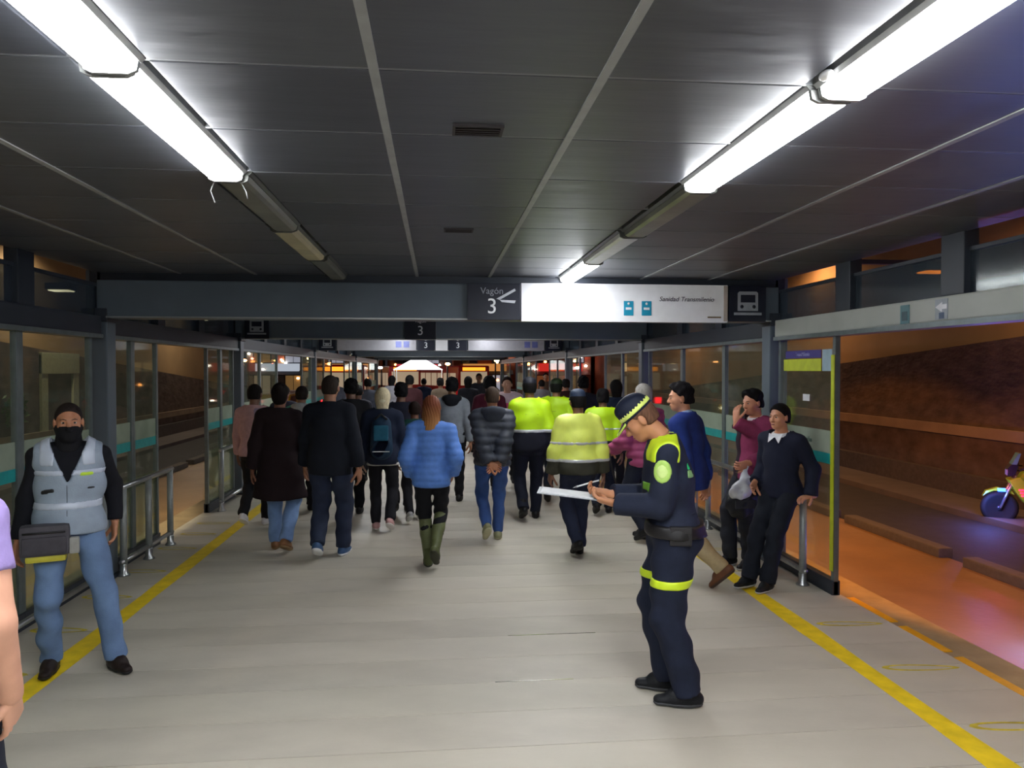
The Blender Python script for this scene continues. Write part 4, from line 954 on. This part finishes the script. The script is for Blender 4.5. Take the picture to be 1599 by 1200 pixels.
def collar(c, rgb, m=None, z0=1.42, z1=1.475, r=.075):
    S = c['S']; u = c['up']; g = Grid(u(z0) - .18*S, u(z1) + .18*S, .008)
    g.put(('c', u(z0) + V3(0,.005,0)*S, u(z1) + V3(0,.015,0)*S, (r+.018)*S, r*S, (1,.95,1)), .01)
    X, Y, Z = g.XYZ(); a = u(z1); b = u(z0)
    g.clip(Z - a[2] - .3*(a[1]-Y)); g.clip(b[2] - .02*S - Z + 0*X)
    v, q = nets(g); np_obj('collar', v, q, m or cloth(rgb), c['root'])
def world_pt(c, v): return c['root'].matrix_world @ Vector(v)
# ------------------------------------------------------------------ the people in the hall
LIME = mat('hivis_lime', (190, 235, 10), .55, var=.05, bump=.08, bscale=120); PALE = mat('hivis_pale', (236, 250, 112), .5, var=.06, bump=.08, bscale=120)
REFL = mat('reflective_tape', (196, 200, 204), .35, .2, var=.05); NEON = mat('neon_patch', (196, 232, 60), .5, var=.06)
def jeans(rgb): return mat('denim_%d_%d_%d' % rgb, rgb, .85, var=.22, scale=7, bump=.15, bscale=200)

# worker in the grey reflective vest
GREYV = mat('vest_cloth', (142, 156, 172), .6, var=.07, scale=16, bump=.1, bscale=120); GREYB = mat('vest_tape', (186, 196, 212), .4, .1, var=.05)
def vest_extras(c):
    S = c['S']; g = c['top_grid'](.034, arms=False, hem=.90, collar=1.46); X, Y, Z = g.XYZ()
    g.clip((.088 - np.abs(X/S - 0))*-1*0 + (np.abs(X)/S - (.225 - .035*np.clip((Z/S-1.2)/.2, 0, 1))) * S)
    v_ = (.085*np.clip((Z/S - 1.22)/.20, 0, 1.2) - np.abs(X)/S)*S; g.F = np.where(Y > .02*S, np.maximum(g.F, v_*(Z > 1.22*S) - 1*(Z <= 1.22*S)), g.F).astype(np.float32)
    v, q = nets(g); ve = np_obj('vest', v, q, GREYV, c['root'])
    def piece(nm, fn, m, inf=.004):
        b = g.clone(g.F - inf*S); b.clip(fn(X/S, Y/S, Z/S)*S + 0*X + 0*Y + 0*Z); v, q = nets(b); np_obj(nm, v, q, m, ve)
    piece('reflective_band', lambda X,Y,Z: np.maximum(1.055 - Z, Z - 1.105), GREYB); piece('reflective_band', lambda X,Y,Z: np.maximum(1.27 - Z, Z - 1.31) , GREYB)
    piece('shoulder_band', lambda X,Y,Z: np.maximum(1.33 - Z, np.maximum(.075 - np.abs(X), np.abs(X) - .155)), GREYB)
    piece('name_tag', lambda X,Y,Z: np.maximum.reduce(np.broadcast_arrays(1.265-Z, Z-1.292, -.145-X, X+.06, .02-Y)), NEON, .008)
    piece('pocket_slit', lambda X,Y,Z: np.maximum.reduce(np.broadcast_arrays(1.185-Z-.2*X, Z+.2*X-1.215, .07-X, X-.15, .02-Y)), m_black, .007)
    piece('pocket_slit', lambda X,Y,Z: np.maximum.reduce(np.broadcast_arrays(1.18-Z, Z-1.20, -.15-X, X+.10, .02-Y)), m_black, .007)
    piece('zip', lambda X,Y,Z: np.maximum.reduce(np.broadcast_arrays(.9-Z, Z-1.22, -.005-X, X-.005, .02-Y)), m_slate_d, .005)
    head_shell(c, 'face_gaiter', [('e', (0,.024,-.035), (.070,.079,.088)), ('e', (0,.05,-.082), (.05,.045,.045)), ('c', (0,-.02,-.06), (0,-.02,-.17), .068, .085, ONE), ('c', (0,.09,-.01), (0,.105,-.03), .014, .018, ONE), ('e', (0,-.02,-.04), (.082,.09,.06))], [lambda X,Y,Z: Z + .016 + .25*np.clip(-Y,0,.1)], cloth((16,16,20), .8), lo=(-.16,-.2,-.26))
vm = person('person in a grey reflective vest with a black face covering and blue jeans', 112, 1046, 627, face=200, feet={-1: ((-.255, .10, .0), 0, .45), 1: ((.115, -.03, 0), 0, -.15)}, wL=(-.25, -.13, .92), wR=(.285, -.02, .86), head=(6, 4, 0), res=.012, girth=1.04, detail=True,
       skin=(176, 120, 88), hair=('buzz', (40,33,31)), top=dict(rgb=(18,19,26), name='shirt', hem=.93, inf=.010), legs=dict(rgb=(104,130,168), mat=jeans((100,126,164)), name='jeans', cut=(.094,.066,.060)), shoes=((36,26,24), (14,14,14), 'shoe'), extras=vest_extras)

# bystander at the picture's rim with a bare arm and lilac sleeve
person('person in a lilac short sleeved shirt with a bare hanging arm', pos=(-1.495, 2.30), H=1.80, face=8, stride=.10, lead=-1, wR=(.222, .05, .875), armf=1.30, curlR=.55, res=.012, hand_res=.0045, skin=(214,160,132), hair=('short', (40,30,26)),
       top=dict(rgb=(150,132,186), name='shirt', hem=.90, sl=.52, inf=.016, loose=1.15), legs=dict(rgb=(40,44,58)), girth=1.05)

def boots(c, m):
    for q in (-1, 1):
        k, a = c['KNE'][q], c['ANK'][q]; S = c['S']; p0 = a + (k-a)*.90; g = Grid(np.minimum(p0, a) - .10*S, np.maximum(p0, a) + .10*S, .010)
        g.put(('c', p0, a + (k-a)*.55, .066*S, .064*S, ONE), .02*S); g.put(('c', a + (k-a)*.55, a, .062*S, .048*S, ONE), .02*S); g.cut(p0, k-a, p0, .2)
        v, qd = nets(g); np_obj('boot_shaft', v, qd, m, c['root'])

HAIRG = mat('auburn_hair', (140,78,44), .6, var=.3, scale=40, stretch=(3,3,.4), spec=.15)
nt = HAIRG.node_tree; b_ = nt.nodes['Principled BSDF']; gtc = nt.nodes.new('ShaderNodeTexCoord'); gsep = nt.nodes.new('ShaderNodeSeparateXYZ'); gmr = nt.nodes.new('ShaderNodeMapRange'); gmr.inputs[1].default_value = 1.1; gmr.inputs[2].default_value = 1.55
grp_ = nt.nodes.new('ShaderNodeValToRGB'); grp_.color_ramp.elements[0].color = (*lin((196,146,84)), 1); grp_.color_ramp.elements[1].color = (*lin((112,62,42)), 1)
nt.links.new(gtc.outputs['Object'], gsep.inputs[0]); nt.links.new(gsep.outputs[2], gmr.inputs[0]); nt.links.new(gmr.outputs[0], grp_.inputs[0]); nt.links.new(grp_.outputs[0], b_.inputs['Base Color'])

# people walking away
mauve = person('person in a pale pink jacket and white shoes beside the glass wall', 398, 822, 600, face=-8, stride=.13, lead=1, skin=(120,84,66), hair=('short', (26,22,22)), top=dict(rgb=(188,150,152), hem=.86), legs=dict(rgb=(26,26,30)), shoes=((224,222,224),(230,228,226),'shoe'),
       overlays=[('back_panel', 'top', .004, boxr(.03,.4,-.4,.4,.85,1.45), cloth((146,130,152)))])
person('person in a long dark burgundy coat, light blue jeans and tan shoes', 438, 862, 598, face=-4, stride=.15, lead=-1, skin=(140,92,70), hair=('bun', (24,18,18)), top=dict(rgb=(34,22,26), name='coat', hem=.56, flare=.06, inf=.024, loose=1.25), legs=dict(rgb=(120,150,196), mat=jeans((118,148,194)), name='jeans', cut=(.090,.066,.060)), shoes=((132,92,60),(150,120,80),'shoe'), girth=1.12, lift=.05)
person('person in a mint green and white hooded jacket half hidden behind the dark coats', 472, 800, 603, face=0, skin=(150,108,84), hair=('short',(40,34,32)), top=dict(rgb=(96,178,160)), legs=dict(rgb=(40,40,46)), extras=lambda c: hood_down(c, (176,182,184)))
person('tall person in a black jacket with dark jeans and blue white sneakers', 516, 872, 585, face=-6, stride=.13, lead=1, girth=1.16, skin=(160,112,86), hair=('buzz', (46,38,34)), top=dict(rgb=(20,24,34), hem=.80, inf=.022, loose=1.2), legs=dict(rgb=(34,44,68), mat=jeans((32,42,66)), name='jeans', cut=(.094,.074,.064)), shoes=((64,92,130),(226,228,230),'shoe'), extras=lambda c: collar(c, (150,44,48), z0=1.44, z1=1.468, r=.070))
person('person all in black close behind the tall black jacket', 549, 806, 592, face=4, skin=(120,86,70), hair=('full', (18,16,18)), top=dict(rgb=(20,20,24)), legs=dict(rgb=(20,22,28)))
def bp_extras(c):
    beanie(c, (226,220,190))
    S = c['S']; u = c['up']; t = tag(empty('backpack', tuple(c['root'].location), c['root'].rotation_euler[2]), 'teal and navy backpack worn by the person in the cream beanie', 'backpack')
    g = Grid(u(.85) - .3*S, u(1.45) + .3*S, .014)
    g.put(('c', u(1.02) + V3(0,-.20,0)*S, u(1.30) + V3(0,-.19,0)*S, .135*S, .115*S, (1,.65,1)), .02*S); g.put(('c', u(1.0) + V3(-.03,-.27,0)*S, u(1.10) + V3(.03,-.27,0)*S, .085*S, .080*S, (1,.5,1)), .012*S)
    v, q = nets(g); np_obj('body', v, q, cloth((26,50,74), .7), t)
    a, b = u(1.10), u(1.30)
    MB().bbox(-.085*S, .085*S, a[1]-.30*S, a[1]-.24*S, 1.12*S, 1.30*S, .02).build('front_panel', cloth((34,92,116), .7), t)
    MB().tube([(-.07*S,-.26*S,1.37*S),(0,-.22*S,1.43*S),(.07*S,-.26*S,1.37*S)], .012, 8).build('top_handle', m_black, t)
    for q in (-1, 1): MB().tube([Vector(u(1.34)+V3(q*.09,-.10,0)*S), Vector(u(1.45)+V3(q*.10,-.01,.03)*S), Vector(u(1.36)+V3(q*.12,.14,0)*S), Vector(u(1.1)+V3(q*.13,.17,0)*S)], .020, 8).build('strap', cloth((20,34,50)), t)
    MB().bbox(-.10*S, .10*S, -.30*S, -.285*S, .99*S, 1.0*S, .003).build('zip', m_steel, t)
person('person in a cream beanie and navy coat with pink white sneakers', 598, 830, 606, face=0, stride=.12, lead=-1, skin=(196,160,138), hair=('bob', (214,200,164)), top=dict(rgb=(28,36,56), hem=.82, inf=.024, loose=1.2), legs=dict(rgb=(28,28,34)), shoes=((206,160,158),(228,222,218),'shoe'), extras=bp_extras, overlays=[('shirt_hem', 'legs', .016, slab(.80,.835), cloth((196,196,192)))])
person('person with dark hair in dark clothes just behind the teal backpack', 627, 802, 598, face=6, skin=(120,84,66), hair=('full',(16,15,17)), top=dict(rgb=(24,26,40)), legs=dict(rgb=(24,24,30)))
person('short person in a dark green jacket with a pink red shoulder panel', 648, 816, 627, face=8, skin=(120,80,64), hair=('short',(34,24,22)), top=dict(rgb=(200,40,74)), legs=dict(rgb=(24,24,30)), overlays=[('yoke', 'top', .006, slab(1.30,1.6), cloth((24,62,56)))], shoes=((150,150,152),(200,200,200),'shoe'))
person('person with long auburn hair in a bright blue padded jacket and olive boots', 674, 888, 618, face=-3, stride=.10, lead=-1, lift=.10, wide=.045, skin=(188,140,112), hair=('long', (140,78,44), HAIRG), top=dict(kind='quilt', rgb=(86,128,204), hem=.83, inf=.022, loose=1.25), wL=(-.215,.08,.95), wR=(.215,.08,.95), girth=1.06,
       legs=dict(rgb=(18,19,24), cut=(.090,.058,.046), hem=.45, name='leggings'), shoes=((84,90,56),(50,52,36),'boot'),
       overlays=[], extras=lambda c: boots(c, cloth((92,98,66), .5)))
person('person with dark hair in a grey hooded top beside the auburn hair', 706, 786, 590, face=-4, skin=(150,106,82), hair=('full',(18,18,22)), top=dict(rgb=(126,132,142)), legs=dict(rgb=(26,26,32)), extras=lambda c: hood_down(c, (22,24,32)))
person('person in a dark grey puffer jacket and blue jeans with hands clasped behind', 769, 846, 603, face=2, stride=.14, lead=1, lift=.09, wide=.085, girth=1.08, skin=(182,122,88), hair=('buzz', (66,54,46)), wR=(.045,-.205,.875), wL=(-.05,-.215,.865), hnR=(0,-1,0,-.8,-.1,-.45), hnL=(0,-1,0,.8,-.15,-.4), curlR=.35, curlL=.6, hand_res=.005,
       top=dict(kind='puffer', rgb=(56,60,70), hem=.86, inf=.026, loose=1.35), legs=dict(rgb=(52,80,136), mat=jeans((48,78,136)), name='jeans', cut=(.088,.064,.054)), shoes=((140,140,108),(176,172,140),'shoe'), extras=lambda c: hood_down(c, (50,54,64), big=1.15))
person('person with dark hair in a maroon top just ahead of the grey puffer jacket', 764, 770, 588, face=0, skin=(120,80,64), hair=('full',(16,15,18)), top=dict(rgb=(74,22,40)), legs=dict(rgb=(24,24,30)))
person('person in a bright pink jacket with a white scarf facing back along the hall', 792, 758, 588, face=172, skin=(196,150,124), hair=('pony',(40,26,24)), top=dict(rgb=(206,70,124)), legs=dict(rgb=(30,30,38)), overlays=[('scarf', 'top', .012, slab(1.31,1.5), cloth((226,200,210)))])
def police(label, px, fy, hy, face, lime, low, band, rgb_low, legs_rgb=(24,28,42), caprgb=(24,30,44), **kw):
    ov = [('hi_vis_panel', 'top', .005, slab(low, 1.6), lime)] + [('reflective_band', 'top', .009, slab(a, b), REFL) for a, b in band]
    if kw.pop('tag', 1): ov.append(('back_lettering', 'top', .008, boxr(-.10, .10, -.5, -.02, 1.285, 1.30), mat('back_text', (120,150,60), .5)))
    capfn = kw.pop('capfn', None)
    return person(label, px, fy, hy, face=face, top=dict(rgb=rgb_low, hem=.86, inf=.026, loose=1.3), legs=dict(rgb=legs_rgb, cut=(.090,.068,.060)), shoes=((18,18,20),(12,12,12),'boot'), overlays=ov, extras=capfn, **kw)
police('police officer in a lime jacket with grey band, next to the grey puffer jacket', 827, 812, 590, 0, LIME, 1.10, [(1.075,1.115)], (22,24,36), girth=1.18, skin=(130,90,70), hair=('short',(22,20,20)), capfn=lambda c: cap(c, (22,24,34), brim=False), stride=.13)
police('police officer in a lime jacket turned sideways, ahead of the pale yellow jacket', 868, 786, 592, -20, LIME, 1.05, [], (24,26,38), skin=(140,96,74), hair=('short',(20,22,18)), capfn=lambda c: cap(c, (30,44,22)))
person('person with a dark head walking ahead of the police officers', 911, 758, 588, face=0, skin=(110,78,62), hair=('full',(16,16,20)), top=dict(rgb=(30,34,50)), legs=dict(rgb=(26,26,32)))
police('police officer in a pale yellow reflective jacket with olive hem and peaked navy cap', 903, 868, 609, 6, PALE, .985, [(1.165,1.205), (.985,1.03)], (60,60,50), girth=1.12, skin=(132,92,72), hair=('short',(26,24,24)), stride=.10, wide=.045, capfn=lambda c: cap(c, (40,52,74)), legs_rgb=(32,38,58), tag=0, lead=1)
police('lime jacketed police officer with dark hair, between pale jacket and navy uniform', 941, 804, 608, -10, LIME, 1.02, [(1.18,1.21)], (22,24,34), skin=(128,88,70), hair=('full',(18,16,18)), tag=0)
def mag_extras(c):
    collar(c, (160,72,112), z0=1.43, z1=1.485, r=.078)
mag = person('grey haired person in a magenta quilted jacket behind the navy uniformed officer', 1006, 846, 599, face=28, stride=.10, girth=1.1, skin=(196,140,112), hair=('short', (150,146,140)), wL=(-.20,.28,1.00), wR=(.20,.26,1.05), curlL=.9, top=dict(kind='puffer', rgb=(158,70,112), hem=.84, inf=.024, loose=1.25), legs=dict(rgb=(30,34,48)), extras=mag_extras)

# navy uniformed officer with clipboard
NAVY = cloth((34,40,58), .8); FLUO = mat('fluo_yellow', (206, 232, 40), .5, var=.08)
def off_extras(c):
    cap(c, (28,34,52), band=mat('cap_check', (222,236,120), .5), visor_edge=mat('visor_trim', (214,236,110), .5), tall=.012)
    collar(c, (26,28,36), z0=1.43, z1=1.475, r=.074)
    S = c['S']
    for q in (-1, 1): pass
offc = person('police officer in a navy uniform with neon patches looking down at a clipboard', 1051, 1090, H=1.755, face=78, feet={-1: ((-.10, -.07, 0), .0, .0), 1: ((.10, .02, 0), .0, -.1)}, wL=(-.10,.330,1.115), wR=(.085,.350,1.135), hnL=(.4,-.1,1, .25,1,.12), hnR=(-.5,.0,.9, -.2,1,.10), curlL=.75, curlR=.75, head=(0,40,0), lean=(0,.06), drop=-.012, girth=1.16, res=.010, hand_res=.0045, detail=True, skin=(196,136,98), hair=('buzz',(104,74,58)),
       top=dict(rgb=(34,40,58), mat=NAVY, hem=.97, inf=.016, loose=1.22, name='uniform_shirt'), legs=dict(rgb=(30,36,54), mat=cloth((30,36,54)), cut=(.100,.078,.068), inf=.010), shoes=((24,26,30),(60,62,66),'shoe'),
       overlays=[('shoulder_patch', 'top', .005, lambda X,Y,Z,c: np.maximum.reduce(np.broadcast_arrays(1.355-Z, .055-np.abs(X), np.abs(X)-.215, Y-.16, -.012-Y)), FLUO),
                 ('arm_badge', 'top', .006, ballr(lambda c: c['SHO'][-1] + (c['ELB'][-1]-c['SHO'][-1])*.30 + V3(-.06,.02,0)*c['S'], .058, (1,.85,1.1)), mat('badge_green', (176,214,104), .5)),
                 ('badge_centre', 'top', .009, ballr(lambda c: c['SHO'][-1] + (c['ELB'][-1]-c['SHO'][-1])*.30 + V3(-.06,.02,0)*c['S'], .038, (1,.85,1.1)), mat('badge_light', (206,232,140), .5)),
                 ('chest_patch', 'top', .006, boxr(-.17,-.05,.06,.5,1.19,1.235), mat('chest_patch', (112,168,52), .5)),
                 ('flag_patch', 'top', .007, boxr(-.17,-.10,-.5,-.055,1.31,1.365), mat('flag_green', (40,190,110), .5)),
                 ('flag_patch_end', 'top', .007, boxr(-.17,-.10,-.5,-.055,1.265,1.31), mat('flag_end', (130,170,110), .5)),
                 ('belt', 'legs', .022, slab(.945,1.01), mat('belt_black', (22,20,22), .5)),
                 ('knee_band', 'legs', .006, slab(.665,.712), FLUO)], extras=off_extras)
# clipboard with papers and a pen, held by the officer
c = offc; mid = (c['WR'][1] + c['WR'][-1])/2 + V3(-.005,.10,.028)
t = tag(empty('clipboard', tuple(c['root'].matrix_world @ Vector(mid + V3(0,.16,.0))), R(78)), 'thin grey clipboard with paper held by the navy uniformed officer', 'clipboard')
t.rotation_euler = (R(6), 0, R(78))
MB().bbox(-.115, .115, -.17, .17, -.004, 0, .0015).build('board', mat('clip_board', (150,156,164), .4), t)
MB().box(-.10, .10, -.15, .15, .0005, .004).build('paper', mat('clip_paper', (226,228,230), .6), t)
MB().bbox(-.05, .05, -.168, -.135, .003, .016, .004).build('clip', m_steel, t)
t2 = tag(empty('pen', tuple(c['root'].matrix_world @ Vector(c['WR'][1] + V3(-.01,.10,.03)*1.0)), R(78)), 'pale pen in the hand of the navy uniformed officer', 'pen')
MB().tube([(-.02,.10,.015),(.01,-.03,.05)], .005, 8).build('barrel', mat('pen_barrel', (214,216,220), .3), t2); MB().tube([(-.025,.122,.009),(-.02,.10,.015)], [.001,.005], 8).build('tip', m_steel, t2)

# holster pouch on the officer's belt
cc = offc; S = cc['S']
t = tag(empty('belt_pouch', tuple(cc['root'].matrix_world @ Vector(cc['up'](.97) + V3(-.205, -.02, 0)*S)), R(78)), 'black belt pouch on the hip of the navy uniformed officer', 'pouch')
MB().bbox(-.025, .025, -.06, .06, -.07, .035, .012).build('pouch', mat('pouch_black', (26,24,26), .6), t); MB().bbox(-.030, -.022, -.055, .055, 0, .032, .003).build('flap', mat('pouch_flap', (34,32,34), .6), t)

# loose black strap hanging from the magenta jacket's hand
ha = world_pt(mag, mag['WR'][-1] + V3(0,.07,-.05)); hb = world_pt(mag, mag['WR'][1] + V3(.02,.04,-.06)); pts = []
for k in range(17):
    u_ = k/16; pts.append(ha.lerp(hb, u_) - Vector((0, 0, .46*(1 - (2*u_-1)**2)**.8)))
tag(MB().tube(pts, .010, 8).build('bag_strap', m_black), 'loose black strap looping down in front of the magenta jacket', 'strap')
pb = world_pt(mag, mag['WR'][-1] + V3(.05,.06,.02))
o = MB().bbox(-.06, .06, -.02, .02, -.03, .03, .008).build('paper_packet', mat('packet', (224,206,150), .6)); o.location = pb; tag(o, 'small cream packet in the hand of the magenta jacket', 'packet')

# man in the blue suit
def suit_extras(c):
    collar(c, (150,176,214), z0=1.43, z1=1.490, r=.070); collar(c, (32,52,120), z0=1.41, z1=1.462, r=.084)
person('person in a royal blue suit jacket and khaki trousers walking past the officer', 1076, 912, 598, face=50, feet={1: ((.09,.26,0), .0), -1: ((-.05,-.30,.07), .75)}, lean=(0,.04), head=(30,4,0), skin=(206,146,112), hair=('full',(20,18,20)), detail=True, res=.012, top=dict(rgb=(34,54,124), hem=.83, inf=.022, loose=1.25, name='suit_jacket'), wL=(-.25,-.06,.86), legs=dict(rgb=(178,160,124), cut=(.092,.070,.064)), shoes=((104,66,44),(70,50,40),'shoe'), extras=suit_extras)

# two schoolboys leaning on the rail
def boy1_extras(c):
    collar(c, (216,214,218), z0=1.44, z1=1.478, r=.068); 
person('person in a burgundy sweater holding one hand to the face by the rail', 1174, 882, 603, face=118, feet={1: ((.10,.20,0), 0), -1: ((-.07,.12,0), 0)}, lean=(0,-.05), drop=.03, wR=(.035,.20,1.395), hnR=(0,-1,.15,.05,-.05,1), wL=(-.16,.24,1.02), curlR=.45, curlL=.9, head=(-8,8,0), detail=True, res=.012, skin=(196,134,104), hair=('full',(16,15,17)), top=dict(rgb=(126,48,82), hem=.86, inf=.020, loose=1.2, name='sweater', collar=1.45), legs=dict(rgb=(36,38,46), cut=(.094,.074,.064)), shoes=((24,24,28),(200,200,204),'shoe'), extras=boy1_extras,
       overlays=[('dark_panel', 'top', .005, boxr(.06,.4,-.5,.5,.80,1.6), cloth((40,26,38)))])
boy1 = PEOPLE[-1]
def boy2_extras(c):
    collar(c, (226,228,234), z0=1.42, z1=1.470, r=.080)
    S = c['S']; u = c['up'](1.40)
    for q in (-1, 1): 
        MB().add([tuple(u+V3(q*.005,.105,.03)*S), tuple(u+V3(q*.07,.09,.055)*S), tuple(u+V3(q*.055,.128,-.025)*S), tuple(u+V3(q*.005,.115,.02)*S), tuple(u+V3(q*.07,.10,.05)*S), tuple(u+V3(q*.055,.14,-.03)*S)], [(0,1,2),(5,4,3),(0,3,4,1),(1,4,5,2),(2,5,3,0)]).build('shirt_collar_point', cloth((230,232,238)), c['root'])
person('person in a navy sweater over a white collar with one hand on the rail', 1219, 912, 624, face=122, feet={1: ((.10,.36,0), 0), -1: ((-.06,.30,0), 0)}, lean=(0,.0), drop=.035, wL=(-.265,-.06,.855), curlL=.5, hnL=(.1,.2,-1,.15,.9,.0), wR=(.20,.12,.95), head=(-6,2,0), detail=True, res=.012, skin=(198,138,106), hair=('short',(18,16,18)), top=dict(rgb=(26,30,48), hem=.85, inf=.018, loose=1.15, name='sweater', collar=1.44), legs=dict(rgb=(26,30,40), cut=(.096,.074,.064)), shoes=((24,26,30),(190,192,196),'shoe'), extras=boy2_extras)

# bags held by the burgundy boy
wp = world_pt(boy1, boy1['WR'][-1] + V3(0,.05,-.06))
def blob_thing(name, loc, prims, m, label, cat, extra=None, amp=.010, h=.010):
    t = tag(empty(name, loc), label, cat); g = Grid(V3(-.3,-.3,-.45), V3(.3,.3,.3), h)
    for p in prims: g.put(p, .03)
    wrinkle(g, amp, 11, (40, 40, 30)); v, q = nets(g); np_obj('body', v, q, m, t)
    if extra: extra(t)
    return t
blob_thing('plastic_bag', tuple(wp), [('c', V3(0,0,-.02), V3(-.04,-.02,-.17), .03, .085, (1,.7,1)), ('e', V3(-.07,-.02,-.19), V3(.10,.06,.075))], mat('plastic_white', (206,210,218), .25, var=.12), 'crumpled white plastic bag held by the person in burgundy', 'bag', lambda t: MB().tube([(0,0,-.02),(.02,0,.03),(0,.02,.05),(-.02,.01,.02)], .008, 6).build('handle', mat('plastic_white', (206,210,218)), t), .014)
blob_thing('black_bag', (wp.x-.02, wp.y+.06, wp.z-.27), [('e', V3(0,0,-.04), V3(.145,.11,.15)), ('e', V3(0,0,.07), V3(.08,.06,.06))], cloth((34,36,42), .6), 'rounded black bag hanging below the white plastic bag', 'bag', lambda t: (MB().tube([(-.06,0,.08),(-.04,0,.26),(.02,-.03,.30),(.05,0,.24),(.06,0,.08)], .008, 6).build('handle', m_black, t), MB().bbox(-.10,.10,-.118,-.10,-.08,0.0,.008).build('front_pocket', cloth((46,48,54),.6), t)))
# waist bag on the vest worker
p = world_pt(vm, vm['up'](.895) + V3(.12,.15,0)*vm['S'])
t = tag(empty('waist_bag', tuple(p), R(200)), 'dark grey waist bag with yellow trim on the vest worker', 'bag')
MB().bbox(-.13, .13, -.05, .07, -.10, .085, .03).build('body', cloth((74,72,78), .7), t); MB().bbox(-.115, .115, .045, .085, -.085, .02, .02).build('front_pocket', cloth((66,64,70), .7), t)
MB().tube([(-.11,.075,.045),(.11,.075,.045)], .006, 6).build('zip', m_black, t); MB().bbox(-.11, .10, -.03, .06, -.135, -.095, .015).build('yellow_trim', mat('bag_yellow', (176,170,50), .6), t)
MB().bbox(-.18, -.125, .0, .05, -.10, .0, .015).build('bottle_pouch', cloth((150,150,146), .7), t)

# far people
cols_far = [((34,34,44),(26,26,32)), ((70,74,86),(30,30,36)), ((150,150,158),(40,40,48)), ((60,30,34),(26,26,30)), ((40,52,80),(26,26,34)), ((120,104,88),(36,34,34))]
far = [(560, 12.6), (575, 17), (612, 19), (640, 15), (662, 22), (688, 18), (731, 17), (748, 21), (846, 19), (884, 16), (962, 11.4), (852, 24), (445, 12), (525, 20)]
desc = ['dark jacket', 'slate jacket', 'pale grey jacket', 'dark wine jacket', 'blue jacket', 'tan jacket']
for k, (px, Z) in enumerate(far):
    ct, cl = cols_far[k % 6]; ct = tuple(min(255, int(v*(1, .75, 1.35)[k//6])) for v in ct); fy = 577 + F_PX*H_CAM/Z
    person(f'person in a {("", "deep ", "light ")[k//6]}{desc[k % 6]} far down the hall ahead of the crowd', px, fy, H=1.62 + .05*(k % 4), face=(0, 10, -10, 178)[k % 4] if Z > 15 else 0, res=.026, skin=(150,106,82), hair=(['short','full','bob','short'][k % 4], (22,20,20)), top=dict(rgb=ct), legs=dict(rgb=cl), stride=.12, lead=(1,-1)[k % 2], group='people far down the hall')
